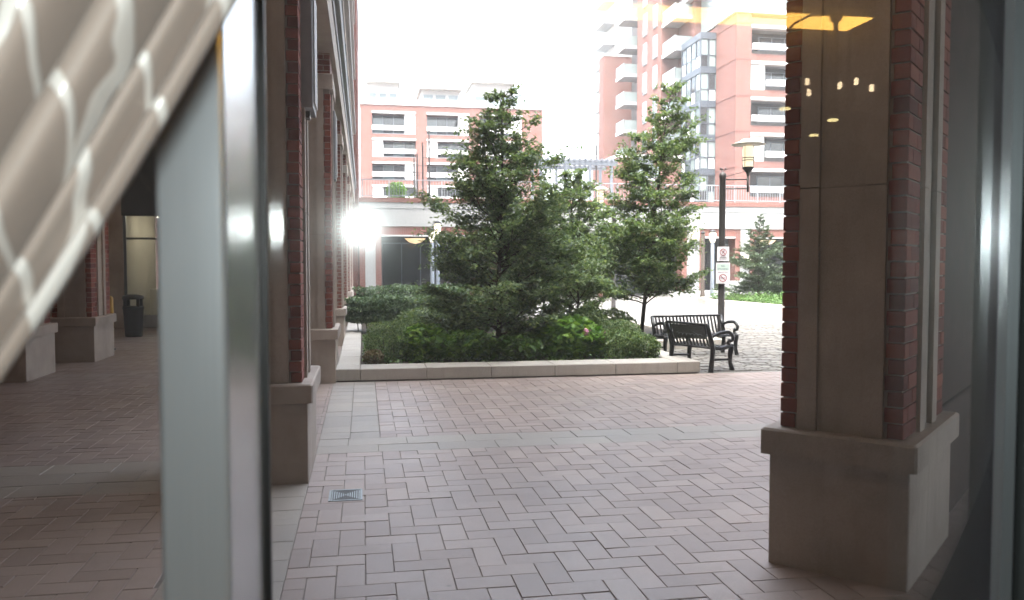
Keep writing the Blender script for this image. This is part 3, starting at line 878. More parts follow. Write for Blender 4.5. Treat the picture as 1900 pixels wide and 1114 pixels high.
# ------------------------------------------------------------------ benches
def bench(label, loc, rz, L, Hb, panel):
    """local: length along x from 0 to L, sitter faces -y, rear legs at y=0"""
    t = empty('park_bench', loc, rz, label=label, cat='bench', group='black metal benches by the planter')
    sc = Hb / .84
    for x in (0.0, L):
        e = MB()
        e.tube([(x, .0, 0), (x, -.03, .22), (x, -.05, .40), (x, .02, .62), (x, .10, Hb)], [.048, .042, .046, .042, .034], 8)
        e.build('rear_leg', 'black_metal', t, True)
        MB().tube([(x, -.56, 0), (x, -.50, .14), (x, -.50, .28), (x, -.53, .40), (x, -.545, .44)], [.046, .036, .042, .050, .036], 8).build('front_leg', 'black_metal', t, True)
        MB().tube([(x, -.03, .43), (x, -.25, .40), (x, -.50, .44)], [.038, .034, .038], 8).build('seat_bearer', 'black_metal', t, True)
        MB().tube([(x, -.03, .22), (x, -.50, .20)], .020, 8).build('stretcher', 'black_metal', t, True)
        a = [(x, .03, .60)] + [(x, -.40 + .42 * math.cos(k) * .9, .58 + .11 * math.sin(k)) for k in (.6, 1.0, 1.4, 1.7)] + [(x, -.52, .655), (x, -.57, .60), (x, -.56, .545), (x, -.50, .52), (x, -.46, .55), (x, -.44, .50), (x, -.47, .45)]
        MB().tube(a, [.026, .028, .032, .034, .034, .034, .034, .032, .028, .026, .028, .030], 8).build('armrest', 'black_metal', t, True)
        for yy in (0.0, -.56):
            MB().lathe([(.05, 0), (.05, .012), (.03, .035)], x, yy, 10).build('foot', 'black_metal', t, True)
    MB().tube([(0, .10, Hb), (L, .10, Hb)], .022, 10).build('top_rail', 'black_metal', t, True)
    MB().tube([(0, -.03, .42), (L, -.03, .42)], .016, 8).build('rear_rail', 'black_metal', t, True)
    MB().tube([(0, -.52, .42), (L, -.52, .42)], .018, 8).build('front_rail', 'black_metal', t, True)
    n = int(L / .078)
    prof = [(.097, Hb - .01), (.045, .66), (-.01, .50), (-.04, .445), (-.10, .425), (-.30, .418), (-.46, .44), (-.53, .425)]
    me = None
    for k in range(1, n):
        if me is None:
            mb = MB()
            for (y0, z0), (y1, z1) in zip(prof, prof[1:]):
                dn = Vector((z1 - z0, -(y1 - y0))).normalized() * .004
                vs = [(sx * .019, y_ + s_ * dn.x, z_ + s_ * dn.y) for (y_, z_) in ((y0, z0), (y1, z1)) for s_ in (-1, 1) for sx in (-1, 1)]
                mb.add(vs, [(0, 1, 5, 4), (2, 6, 7, 3), (0, 4, 6, 2), (1, 3, 7, 5), (0, 2, 3, 1), (4, 5, 7, 6)])
            me = mb.mesh('slat', 'black_metal')
        link('slat', me, t).location = (L * k / n, 0, 0)
    if panel:
        # solid back panel with a raised script flourish
        mb = MB()
        pr_ = [(.112, Hb - .03), (.065, .68), (.03, .575)]
        x0, x1 = .06, L * .86
        for (y0, z0), (y1, z1) in zip(pr_, pr_[1:]):
            mb.add([(x0, y0 + .012, z0), (x1, y0 + .012, z0), (x1, y1 + .012, z1), (x0, y1 + .012, z1), (x0, y0 + .004, z0), (x1, y0 + .004, z0), (x1, y1 + .004, z1), (x0, y1 + .004, z1)],
                   [(0, 1, 2, 3), (7, 6, 5, 4), (0, 4, 5, 1), (1, 5, 6, 2), (2, 6, 7, 3), (3, 7, 4, 0)])
        p_ = mb.build('back_panel', 'bench_panel_metal', t)
        fl = []
        for k in range(60):
            s_ = k / 59
            fl.append((x1 - .1 - (x1 - x0 - .2) * s_ - .018 * math.sin(s_ * 40), .068, .645 + .022 * math.cos(s_ * 40) * (1 - .4 * s_)))
        MB().tube(fl, .005, 5).build('script_flourish', 'grey_metal', p_)
        MB().tube([(x1 - .08 - (x1 - x0 - .2) * s_, .075 + .01 * math.sin(3.14 * s_), .66 + .075 * math.sin(3.14 * min(1, s_ * 1.15))) for s_ in np.linspace(0, 1, 16)], .004, 5).build('script_flourish', 'grey_metal', p_)
    return t
# near bench: rear near foot (5.96,13.53), length towards (-.42,.9), sitter faces (.94,.33)
bench('nearer black bench seen from behind, with solid back panel', (5.96, 13.53, 0.005), math.atan2(.91, -.41), 0.98, .84, True)
bench('longer black slatted bench behind the nearer bench', (7.52, 16.45, 0.005), math.atan2(.12, 1) + math.pi * 0 + 0, 1.62, .80, False).location = (5.92, 16.3, .005)

# ------------------------------------------------------------------ lamp posts
def text_mesh(body, size):
    cu = bpy.data.curves.new('lettering', 'FONT'); cu.body = body; cu.size = size; cu.align_x = 'CENTER'; cu.extrude = .0006
    ob = bpy.data.objects.new('lettering', cu); COL.objects.link(ob)
    dgp = bpy.context.evaluated_depsgraph_get()
    me = bpy.data.meshes.new_from_object(ob.evaluated_get(dgp))
    bpy.data.objects.remove(ob)
    return me
def lettering(body, size, loc, mat, parent):
    me = text_mesh(body, size); me.materials.clear(); me.materials.append(M[mat])
    o = link('lettering', me, parent); o.location = loc; o.rotation_euler = (R(90), 0, 0)
    return o
def lamp(label, loc, rz=0.0, lit=True):
    t = empty('street_lamp', loc, rz, label=label, cat='street lamp', group='street lamps with hatted lanterns')
    MB().lathe([(.14, 0), (.14, .05), (.10, .12), (.085, .5), (.08, .52), (.075, 3.95), (.085, 3.97), (.085, 4.05), (.03, 4.09), (.01, 4.1)], n=16).build('pole', 'pole_metal', t, True)
    MB().lathe([(.11, 0), (.13, .02), (.13, .06), (.09, .1)], n=16).build('base_flange', 'black_metal', t, True)
    for z in (3.70, 3.92):
        MB().tube([(.05, 0, z), (.60, 0, z)], .016, 8).build('arm', 'pole_metal', t, True)
    MB().tube([(.05, 0, 3.98), (.35, 0, 4.06), (.55, 0, 4.12)], .008, 6).build('tie_rod', 'pole_metal', t, True)
    MB().tube([(.60, 0, 3.62), (.60, 0, 4.02)], [.028, .03], 8).build('arm_post', 'pole_metal', t, True)
    for dx, dy in ((.0, .05), (-.06, -.03), (.06, -.03)):
        MB().tube([(0, 0, 4.08), (dx, dy, 4.16)], .006, 5).build('finial', 'black_metal', t)
        MB().lathe([(.004, -.024), (.02, -.012), (.024, 0), (.02, .012), (.004, .024)], dx, dy, 8).build('finial_ball', 'black_metal', t, True).location = (0, 0, 4.17)
    x = .60
    MB().lathe([(.03, 4.0), (.05, 4.08), (.13, 4.18), (.145, 4.20), (.12, 4.215)], x, 0, 18).build('lantern_cup', 'black_metal', t, True)
    MB().lathe([(.115, 4.216), (.125, 4.30), (.135, 4.62), (.12, 4.70)], x, 0, 18).build('lantern_glass', 'lamp_glow', t, True)
    MB().lathe([(.05, 4.52), (.09, 4.55), (.1, 4.62), (.06, 4.69)], x, 0, 14).build('bulb', 'lamp_core', t, True)
    for z in (4.36, 4.42):
        MB().lathe([(.150, z), (.158, z + .006), (.158, z + .012), (.150, z + .018)], x, 0, 18).build('lantern_ring', 'black_metal', t, True)
    for k in range(4):
        a = R(45 + 90 * k)
        MB().tube([(x + .145 * math.cos(a), .145 * math.sin(a), 4.2), (x + .145 * math.cos(a), .145 * math.sin(a), 4.72)], .007, 5).build('lantern_bar', 'black_metal', t)
    MB().lathe([(.40, 4.742), (.405, 4.75), (.20, 4.83), (.16, 4.84), (.15, 4.87), (.02, 4.88)], x, 0, 28).build('lantern_hat', 'plaster', t, True)
    return t
lp = lamp('nearest lamp post carrying two white notice signs', (8.49, 18.7, 0), R(-12))
lamp('distant lamp post behind the trees, its lit lantern above the leaves', (9.6, 31.0, 0), R(190))
def sign(label, z0, z1, w, kind):
    t = empty('notice_sign', (8.47, 18.585, 0), R(-14), label=label, cat='sign', group='notice signs on the lamp post')
    bx('board', 'sign_white', t, -w, w, -.012, 0, z0, z1)
    bx('clamp', 'black_metal', t, -.09, .09, .0005, .05, (z0 + z1) / 2 - .02, (z0 + z1) / 2 + .02)
    cz = z0 + (.62 if kind == 'top' else .27) * (z1 - z0)
    r_ = .075 if kind == 'top' else .085
    mb = MB()
    mb.tube([(r_ * math.cos(a), -.0145, cz + r_ * math.sin(a)) for a in np.linspace(0, 2 * math.pi, 25)], .008, 6)
    mb.tube([(-r_ * .7, -.0145, cz + r_ * .7), (r_ * .7, -.0145, cz - r_ * .7)], .008, 6)
    mb.build('prohibition_ring', 'sign_red', t)
    if kind == 'top':
        MB().tube([(-.02, -.014, cz - .03), (.0, -.014, cz), (.03, -.014, cz + .04)], .008, 5).build('pictogram', 'sign_ink', t)
        for k, wd in enumerate((.06, .08, .09)):
            bx('print_line', 'sign_ink', t, -wd, wd, -.0135, -.0122, z0 + .11 - k * .035, z0 + .125 - k * .035)
    else:
        MB().tube([(-.06, -.014, cz), (.06, -.014, cz)], .008, 5).build('pictogram', 'sign_ink', t)
        bx('top_band', 'sign_green', t, -w + .02, w - .02, -.0135, -.0121, z1 - .19, z1 - .03)
        lettering('NO', .055, (0, -.0145, z1 - .10), 'sign_ink', t)
        lettering('SMOKING', .055, (0, -.0145, z1 - .17), 'sign_ink', t)
        lettering('PERMITTED', .048, (0, -.0145, z1 - .25), 'sign_ink', t)
    return t
sign('upper small white prohibition sign on the lamp post', 1.97, 2.31, .14, 'top')
sign('lower larger white no smoking sign on the lamp post', 1.43, 1.93, .165, 'low')

# ------------------------------------------------------------------ podium across the court
PY = 46.0
po = empty('podium_building', (20, PY, 0), label='low white podium with brick lintels across the far side of the court', cat='building')
def PO(name, mat, *d, c=0.0, parent=None):
    return bx(name, mat, parent or po, d[0] - 20, d[1] - 20, d[2] - PY, d[3] - PY, d[4], d[5], c=c)
XE = 52
PO('coping', 'brick_far', -.2, XE, PY - .08, 100, 5.27, 5.53)
for z0, z1 in ((4.95, 5.269), (4.12, 4.945), (3.965, 4.115)):
    PO('stone_band', 'white_stone', -.2, XE, PY + (.0 if z0 == 4.12 else -.03), PY + 1.2, z0, z1)
ops = [(1.0, 6.0), (7.4, 12.4), (13.6, 18.4), (19.8, 21.75), (22.95, 27.6), (29, 33.6), (35, 39.6)]
prev = -.2
for a, b2 in ops:
    pr2 = PO('pier', 'white_stone', prev + .32, a - .32, PY, PY + 1.0, 0, 3.96)
    PO('brick_jamb', 'brick_far', prev, prev + .319, PY + .04, PY + 1.0, 0, 3.96)
    PO('brick_jamb', 'brick_far', a - .319, a, PY + .04, PY + 1.0, 0, 3.96)
    PO('lintel', 'brick_soldier', a, b2, PY + .04, PY + .6, 3.50, 3.96)
    PO('lintel_angle', 'white_trim', a, b2, PY + .02, PY + .6, 3.42, 3.499)
    prev = b2
PO('pier', 'white_stone', prev, XE, PY, PY + 1, 0, 3.96)
PO('loggia_ceiling', 'recess_shade', -.2, XE, PY + 1.01, PY + 6, 3.97, 4.2)
PO('loggia_back_wall', 'recess_shade', -.2, XE, PY + 5, PY + 5.4, 0, 3.96)
for k, (a, b2) in enumerate(ops):
    w = PO('shop_window', 'grey_metal', a + .1, b2 - .1, PY + 4.9, PY + 4.99, .2, 3.2)
    nn = 2 if b2 - a < 3 else 4
    for j in range(nn):
        x0 = a + .2 + (b2 - a - .4) * j / nn; x1 = a + .2 + (b2 - a - .4) * (j + 1) / nn - .08
        MB().box(x0 - 20, x1 - 20, 4.86, 4.895, .3, 3.1).build('pane', 'window_dark', w)
PO('step', 'white_stone', 17.0, 24.0, PY - 2.2, PY - .01, -.01, .16)
PO('step', 'white_stone', 17.3, 23.7, PY - 1.7, PY - .01, .161, .34)
PO('step_wall', 'white_stone', 20.0, 21.6, PY - 2.6, PY - 2.21, 0, .95)
# terrace railing
rl = empty('terrace_railing', (20, PY + .2, 5.53), label='thin metal railing along the podium roof edge', cat='railing')
for k in range(36):
    x = -20 + k * 1.45
    bx('post', 'rail_metal', rl, x - .025, x + .025, -.025, .025, 0, .98)
bx('top_rail', 'rail_metal', rl, -20.1, 31, -.03, .03, .981, 1.03)
bx('bottom_rail', 'rail_metal', rl, -20.1, 31, -.02, .02, .10, .14)
mb = MB()
for k in range(330):
    x = -20 + k * .155
    mb.box(x - .009, x + .009, -.009, .009, .141, .98)
tag(mb.build('balusters', 'rail_metal', rl), kind='stuff')
# bowl lights under the loggia, wall lamps
def bowl(x, y_, z, label):
    t = empty('bowl_light', (x, y_, z), label=label, cat='ceiling light', group='amber bowl lights in the loggia')
    MB().lathe([(.06, -.30), (.35, -.22), (.55, -.06), (.60, .0), (.56, .01)], n=20).build('bowl', 'bowl_glow', t, True)
    MB().lathe([(.62, .0), (.62, .03), (.58, .035)], n=20).build('rim', 'black_metal', t, True)
    MB().tube([(0, 0, .03), (0, 0, .36)], .03, 8).build('stem', 'black_metal', t)
bowl(2.95, PY + 1.8, 3.36, 'amber bowl light hanging in the left loggia opening')
bowl(24.6, PY + 1.8, 3.36, 'amber bowl light hanging in the loggia behind the spruces')
bowl(9.8, PY + 1.8, 3.36, 'amber bowl light in the loggia behind the tallest tree')
for k, (x, y_, e_, lab) in enumerate(((-3.2, 5.0, 2.2, 'nearest amber bowl light under the arcade ceiling at left'), (-3.2, 11.0, 2.6, 'second amber bowl light under the arcade ceiling'),
                                  (-3.2, 17.0, 4.0, 'third amber bowl light under the arcade ceiling'), (-6.9, 22.0, 3.0, 'amber bowl light under the arcade ceiling by the shop front'), (1.6, 2.6, 2.2, 'amber bowl light over the walk before the window'))):
    bowl(x, y_, 5.33, lab)
    pt = bpy.data.lights.new('bowl_lamp', 'POINT'); pt.energy = e_; pt.color = (1.0, .66, .38); pt.shadow_soft_size = .3
    po_ = bpy.data.objects.new('bowl_lamp', pt); COL.objects.link(po_); po_.location = (x, y_, 4.85)
def walllamp(x, z, label, s=1.0):
    t = empty('wall_lantern', (x, PY - .02, z), label=label, cat='wall lamp', group='lit lanterns on the podium piers')
    MB().lathe([(.12 * s, 0), (.2 * s, .1 * s), (.22 * s, .45 * s), (.1 * s, .55 * s)], 0, -.25, 12).build('glass', 'lamp_glow', t, True)
    bx('bracket', 'black_metal', t, -.04, .04, -.25, .01, -.05, -.001)
walllamp(19.1, 3.3, 'lit lantern on the white pier left of the dark doorway')
walllamp(6.7, 2.0, 'bright lantern on the pier left of the tallest tree', 1.4)
walllamp(22.35, 1.9, 'lit lantern on the white pier behind the far spruce')
# slim posts on the court in front of the podium
def slimpost(x, y_, h, lit, label):
    t = empty('slim_lamp_post', (x, y_, 0), label=label, cat='lamp post', group='slim posts before the podium')
    MB().lathe([(.16, 0), (.16, .08), (.11, .3), (.10, h - .05), (.06, h)], n=12).build('pole', 'grey_metal' if lit else 'bark', t, True)
    if lit:
        MB().lathe([(.10, h), (.15, h + .1), (.20, h + .5), (.10, h + .58)], n=12).build('lantern_glass', 'lamp_glow', t, True)
        MB().lathe([(.24, h + .58), (.1, h + .68), (.02, h + .72)], n=12).build('lantern_cap', 'black_metal', t, True)
    else:
        MB().lathe([(.11, h), (.11, h + .06), (.03, h + .12)], n=12).build('cap', 'black_metal', t, True)
slimpost(3.45, 42, 3.0, True, 'slim lit post left of the tallest tree, left of the pair')
slimpost(3.78, 42.6, 3.4, True, 'slim lit post left of the tallest tree, right of the pair')
slimpost(18.2, 42.5, 3.55, False, 'slim brown post without lantern beside the dark doorway')
slimpost(18.75, 42.5, 3.05, True, 'slim post with lit lantern in front of the dark doorway')
for k, (x, y_, top) in enumerate(((3.05, 50, 8.2), (3.3, 51, 8.6), (3.6, 50.5, 9.2), (3.95, 50, 9.9), (14.9, 52, 9.6))):
    t = empty('mast', (x, y_, 5.53), label=('leftmost thin mast on the podium roof', 'second thin mast from the left on the podium roof', 'third thin mast from the left on the podium roof', 'tallest thin mast on the podium roof at left', 'lone thin mast on the podium roof by the tower')[k], cat='mast', group='thin masts on the podium roof')
    MB().tube([(0, 0, 0), (0, 0, top - 5.53)], [.055, .04], 8).build('pole', 'pole_metal', t)
    bx('cross_arm', 'pole_metal', t, -.35, .35, -.02, .02, (top - 5.53) * .62, (top - 5.53) * .62 + .04)
# pergola on the terrace
pg = empty('pergola', (12.6, 51, 5.53), label='dark blue grey pergola on the podium roof right of the tallest tree', cat='pergola')
for x in (-1.6, 0, 1.6, 3.0):
    for y_ in (0, 2.5):
        bx('post', 'grey_metal', pg, x - .08, x + .08, y_ - .08, y_ + .08, 0, 2.6)
for y_ in (0, 2.5):
    bx('beam', 'grey_metal', pg, -2, 3.4, y_ - .07, y_ + .07, 2.601, 2.85)
for k in range(16):
    bx('rafter', 'grey_metal', pg, -1.95 + k * .35, -1.87 + k * .35, -.5, 3.0, 2.851, 3.0)
shrub('terrace_shrub', 'round light green shrub behind the podium roof railing', (1.9, 47.6), (.55, .5, .5), 1500, .12, 'leaf_hydrangea', 95).location.z = 5.53

# ------------------------------------------------------------------ brick mid-rise behind the podium
MY = 95.0
mr = empty('brick_apartment_block', (10, MY, 0), label='red brick apartment block with recessed balconies behind the podium', cat='building')
def MR(name, mat, *d, c=0.0, parent=None):
    return bx(name, mat, parent or mr, d[0] - 10, d[1] - 10, d[2] - MY, d[3] - MY, d[4], d[5], c=c)
piers = [(-.2, 1.1), (6.0, 7.25), (12.1, 13.3), (18.3, 20.7)]
for a, b2 in piers:
    MR('pier', 'brick_far', a, b2, MY, MY + 2, 0, 19.8)
rows = [(16.55, 19.1), (13.95, 16.1), (11.35, 13.45), (8.6, 10.85)]
for (a, b2), (a1, b1) in zip(piers, piers[1:]):
    x0, x1 = b2, a1
    MR('spandrel', 'brick_far', x0, x1, MY + .02, MY + 2, 19.101, 19.79)
    for r_ in range(4):
        zb, zt = rows[r_]
        below = rows[r_ + 1][1] if r_ < 3 else 4
        MR('spandrel', 'brick_far', x0, x1, MY + .02, MY + 2, below + .001, zb - .001)
        MR('lintel', 'white_trim', x0, x1, MY - .05, MY + .5, zt - .22, zt - .002)
        MR('balcony_floor', 'slab_grey', x0, x1, MY + .1, MY + 2, zb, zb + .1)
        gl_ = MR('balcony_door', 'grey_metal', x0, x1, MY + 1.75, MY + 1.95, zb + .101, zt - .23)
        for j in range(4):
            MB().box(x0 + .1 + j * 1.2 - 10, x0 + 1.22 + j * 1.2 - 10, 1.72, 1.745, zb + .15, zt - .3).build('pane', 'window_dark' if (j + r_) % 3 else 'window_mid', gl_)
        left = r_ % 2 == 1
        px0, px1 = (x0, x0 + 1.25) if left else (x1 - 1.25, x1)
        MR('glazed_panel', 'curtain_white', px0 + .02, px1 - .02, MY + .25, MY + .4, zb + .101, zt - .23)
        MR('panel_rail', 'rail_metal', px0 + .02, px1 - .02, MY + .2, MY + .249, zb + 1.0, zb + 1.08)
        bx0, bx1 = (px1, x1) if left else (x0, px0)
        MR('balcony_parapet', 'white_trim', bx0, bx1, MY - .15, MY + .05, zb + .42, zb + .95)
MR('coping', 'white_trim', -.3, 20.8, MY - .1, MY + 2, 19.801, 20.05)
MR('body', 'brick_far', -.2, 20.7, MY + 2.01, MY + 16, 0, 19.8)
# penthouses set back on its roof
for k, (a, b2, zt, lab) in enumerate(((.6, 4.2, 23.2, 'pale penthouse with glass balcony at the left of the brick block roof'), (7.0, 11.5, 22.6, 'pale penthouse in the middle of the brick block roof'), (13.2, 18.0, 23.6, 'pale penthouse behind the top of the tallest tree'))):
    t = empty('penthouse', (a, MY + 5, 19.81), label=lab, cat='penthouse', group='pale penthouses on the brick block')
    bx('wall', 'white_trim', t, 0, b2 - a, 0, 6, 0, zt - 19.81)
    bx('roof', 'white_trim', t, -.3, b2 - a + .3, -1.2, 6.2, zt - 19.80, zt - 19.5)
    for j in range(3):
        w = bx('window', 'rail_metal', t, .2 + j * (b2 - a) / 3, (j + 1) * (b2 - a) / 3 - .1, -.06, -.001, .3, 2.3)
        MB().box(.28 + j * (b2 - a) / 3, (j + 1) * (b2 - a) / 3 - .18, -.08, -.05, .4, 2.2).build('pane', 'window_mid', w)
    bx('balcony_glass', 'rail_glass', t, -.3, b2 - a + .3, -2.4, -2.36, .25, 1.25)
    bx('balcony_rail', 'rail_metal', t, -.3, b2 - a + .3, -2.42, -2.34, 1.251, 1.3)

# ------------------------------------------------------------------ tower on the right
TY = 64.0
tw = empty('brick_tower', (32, TY, 0), label='tall red brick residential tower with glazed bay and balconies at right', cat='building')
def TW(name, mat, *d, c=0.0, parent=None):
    return bx(name, mat, parent or tw, d[0] - 32, d[1] - 32, d[2] - TY, d[3] - TY, d[4], d[5], c=c)
FZ = [9.78 - 2.92 + 2.92 * k for k in range(10)]            # tops of the openings
# front mass, brick pier and recessed balconies
TW('corner_pier', 'brick_far', 30.12, 31.44, TY, TY + 3.9, 0, 22.4)
TW('pier', 'brick_far', 37.2, 39.0, TY, TY + 3.9, 0, 22.4)
for k in range(6):
    zt = FZ[k]; zb = zt - 2.32
    TW('spandrel', 'brick_far', 31.441, 37.199, TY + .03, TY + 2.4, zt + .001, zt + .598)
    TW('lintel', 'white_trim', 31.441, 37.199, TY - .06, TY + .6, zt - .25, zt)
    TW('ceiling', 'slab_grey', 31.441, 37.199, TY + .61, TY + 2.4, zt - .12, zt)
    TW('back_wall', 'recess_shade', 31.441, 37.199, TY + 2.0, TY + 2.4, zb, zt - .121)
    d_ = TW('balcony_door', 'grey_metal', 33, 36.5, TY + 1.9, TY + 1.99, zb + .1, zt - .4)
    for j in range(3):
        MB().box(1.1 + j * 1.15, 2.15 + j * 1.15, 1.87, 1.895, zb + .2, zt - .5).build('pane', 'window_dark', d_)
    if k % 2 == 0:
        TW('glazed_panel', 'curtain_white', 31.46, 32.75, TY + .2, TY + .4, zb + .02, zt - .26)
        TW('balcony_parapet', 'white_trim', 32.76, 37.1, TY - .2, TY + .02, zb + .32, zb + .82)
    else:
        TW('balcony_parapet', 'white_trim', 31.5, 37.1, TY - .2, TY + .02, zb + .32, zb + .82)
    TW('parapet_shade_strip', 'recess_shade', 31.442, 37.198, TY + .3, TY + .4, zb, zb + .3)  # solid dark strip standing in for the shade below the parapet
TW('base_wall', 'brick_far', 31.441, 37.199, TY + .03, TY + 2.4, 0, 4.5)
TW('coping', 'white_trim', 29.9, 39.2, TY - .15, TY + 4, 22.401, 22.75)
TW('body', 'brick_far', 30.3, 48, TY + 3.91, TY + 40, 0, 22.4)
# brick string courses on the pier
for k in range(1, 6):
    TW('string_course', 'brick_soldier', 30.08, 31.46, TY - .025, TY + 3.88, FZ[k] + .1, FZ[k] + .16)
# glazed bay
BX0, BX1, BY0, BY1 = 28.72, 30.28, 68.0, 72.4
for k in range(7):
    zb = FZ[k] - 2.55
    TW('bay_spandrel', 'bay_metal', BX0, BX1, BY0, BY1, zb - .55, zb)
    if k == 6: break
    TW('bay_core', 'window_mid' if k % 2 else 'window_pale', BX0 + .12, BX1, BY0 + .12, BY1, zb + .001, zb + 2.369)
    for x in (BX0, BX0 + .74, BX1 - .09):
        TW('bay_mullion', 'bay_metal', x, x + .09, BY0 + .02, BY0 + .119, zb + .001, zb + 2.369)
    for y_ in (BY0 + .02, BY0 + 1.1, BY0 + 2.2, BY0 + 3.3, BY1 - .1):
        if y_ > BY0 + .5:
            TW('bay_mullion', 'bay_metal', BX0 + .02, BX0 + .119, y_, y_ + .08, zb + .001, zb + 2.369)
    TW('bay_transom', 'bay_metal', BX0 + .1, BX1 - .1, BY0 + .04, BY0 + .119, zb + .95, zb + 1.02)
    TW('bay_transom', 'bay_metal', BX0 + .04, BX0 + .119, BY0 + .2, BY1 - .1, zb + .95, zb + 1.02)
    for j, (x, m_) in enumerate(((BX0 + .14, 'window_dark'), (BX0 + .86, 'curtain_white'))):
        TW('pane', m_ if (j + k) % 2 else 'window_pale', x, x + .52, BY0 + .085, BY0 + .118, zb + .05, zb + .94)
        TW('pane', 'window_dark' if (j * 2 + k) % 3 == 0 else 'window_pale', x, x + .52, BY0 + .085, BY0 + .118, zb + 1.04, zb + 2.3)
    for j in range(4):
        TW('pane', ('window_pale', 'window_mid', 'curtain_white')[(j + k) % 3], BX0 + .085, BX0 + .118, BY0 + .22 + j * 1.08, BY0 + 1.08 + j * 1.08, zb + .05, zb + .94)
        TW('pane', ('window_mid', 'window_pale', 'window_dark')[(j + k) % 3], BX0 + .085, BX0 + .118, BY0 + .22 + j * 1.08, BY0 + 1.08 + j * 1.08, zb + 1.04, zb + 2.3)
# main brick wing with windows and balconies
TW('wing_wall', 'brick_far', 28.22, 48, 76.3, 83.3, 0, 36)
TW('link_wall', 'brick_far', 30.0, 48, 72.41, 76.29, 0, 36)
for k in range(1, 11):
    zf_ = FZ[0] - 2.6 + 2.92 * k
    for y_ in (77.2, 80.2):
        w = TW('window', 'rail_metal', 28.10, 28.215, y_, y_ + 1.1, zf_ + .15, zf_ + 2.3)
        MB().box(28.07 - 32, 28.12 - 32, y_ + .1 - TY, y_ + .5 - TY, zf_ + .25, zf_ + 2.2).build('pane', 'window_pale', w)
        MB().box(28.07 - 32, 28.12 - 32, y_ + .6 - TY, y_ + 1.0 - TY, zf_ + .25, zf_ + 2.2).build('pane', 'window_mid', w)
    for (x0, x1, y0, y1) in ((28.3, 29.99, 72.9, 76.28), (27.0, 30.5, 84.0, 86.8)):
        s_ = TW('balcony_slab', 'slab_grey', x0, x1, y0, y1, zf_ - .22, zf_)
        MB().box(x0 - .02 - 32, x0 + .1 - 32, y0 - .02 - TY, y1 - TY, zf_ - .30, zf_ + .05).build('slab_edge', 'white_trim', s_)
        MB().box(x0 + .101 - 32, x1 - 32, y0 - .03 - TY, y0 + .08 - TY, zf_ - .30, zf_ + .05).build('slab_edge', 'slab_grey', s_)
        rg = TW('balcony_rail', 'rail_metal', x0 + .02, x0 + .08, y0, y1, zf_ + 1.05, zf_ + 1.12)
        MB().box(x0 + .03 - 32, x0 + .06 - 32, y0 + .02 - TY, y1 - TY, zf_ + .06, zf_ + 1.045).build('glass', 'rail_glass', rg)
        MB().box(x0 + .1 - 32, x1 - 32, y0 + .02 - TY, y0 + .05 - TY, zf_ + .06, zf_ + 1.045).build('glass', 'rail_glass', rg)
TW('recess_wall', 'recess_shade', 30.0, 48, 83.31, 90.45, 0, 36)
TW('rear_wing', 'brick_far', 26.75, 48, 90.5, 92.4, 0, 25.2)
TW('rear_wing_coping', 'white_trim', 26.7, 48, 90.45, 92.5, 25.201, 25.45)
# glass penthouse over the front mass
TW('upper_glazing', 'window_pale', 30.6, 39, TY + 3.0 + .92, TY + 12, 22.76, 26.0)
for k in range(9):
    TW('upper_mullion', 'rail_metal', 30.7 + k, 30.78 + k, TY + 3.85, TY + 3.919, 22.76, 26)
TW('upper_roof', 'white_trim', 29.5, 40, TY + 2.6, TY + 12.2, 26.001, 26.5)
# railing on the terrace before the tower
# white tower far behind
wt = empty('white_tower', (39.4, 112, 0), label='pale far tower with balcony slabs left of the brick tower', cat='building')
bx('wall', 'white_trim', wt, -4.5, 10, 0, 14, 0, 44)
for k in range(3, 15):
    bx('balcony_slab', 'slab_grey', wt, -6.2, -4.51, .5, 5, 2.95 * k, 2.95 * k + .25)
    bx('balcony_glass', 'rail_glass', wt, -6.2, -6.15, .5, 5, 2.95 * k + .251, 2.95 * k + 1.2)
    w = bx('window', 'window_mid', wt, -3.8, -1.5, -.05, -.001, 2.95 * k + .5, 2.95 * k + 2.3)
# low brick houses seen between the trees, left of the tower
lw = empty('low_brick_wing', (22, 70, 0), label='low brick wing with balcony left of the tower base', cat='building')
bx('wall', 'brick_far', lw, 0, 5.8, 0, 8, 0, 11.2)
bx('coping', 'white_trim', lw, -.1, 5.9, -.1, 8.1, 11.201, 11.5)
for k in range(2):
    s_ = bx('balcony_slab', 'slab_grey', lw, 1.0, 3.4, -1.3, -.001, 6.2 + k * 2.9, 6.4 + k * 2.9)
    MB().box(1.0, 3.4, -1.3, -1.26, 6.45 + k * 2.9, 7.4 + k * 2.9).build('glass', 'rail_glass', s_)
    w = bx('window', 'rail_metal', lw, 1.2, 3.2, -.06, -.001, 6.42 + k * 2.9, 8.5 + k * 2.9)
    MB().box(1.3, 3.1, -.09, -.05, 6.5 + k * 2.9, 8.4 + k * 2.9).build('pane', 'window_dark', w)

# ================================================================== THE ROOM BEHIND THE WINDOW
GY = 0.86                        # glass plane
def room(name, mat, *d):
    return tag(bx(name, mat, None, *d), kind='structure')
room('room_floor', 'room_floor', -4, 6.5, -7.5, .88, .15, .25)
room('room_ceiling', 'room_ceiling', -4, 6.5, -7.5, .88, 3.75, 3.9)
room('room_wall_back', 'room_wall', -4, 6.5, -7.7, -7.5, .25, 3.75)
room('room_wall_left', 'room_wall', -4.2, -4, -7.5, .88, .25, 3.75)
room('room_wall_right', 'room_wall', 6.5, 6.7, -7.5, .88, .25, 3.75)
ww = empty('window_wall', (0, GY, 0), label='shop wall around the window the view is taken through', cat='wall')
bx('wall', 'shade_brick', ww, .87, 9, .0, .2, 0, 5.69)  # right side coloured dark to stand in for shade
bx('wall', 'brick_near', ww, -12, -1.95, .0, .2, 0, 5.69)
bx('wall_head', 'stone', ww, -1.949, .869, .0, .2, 3.2, 5.69)
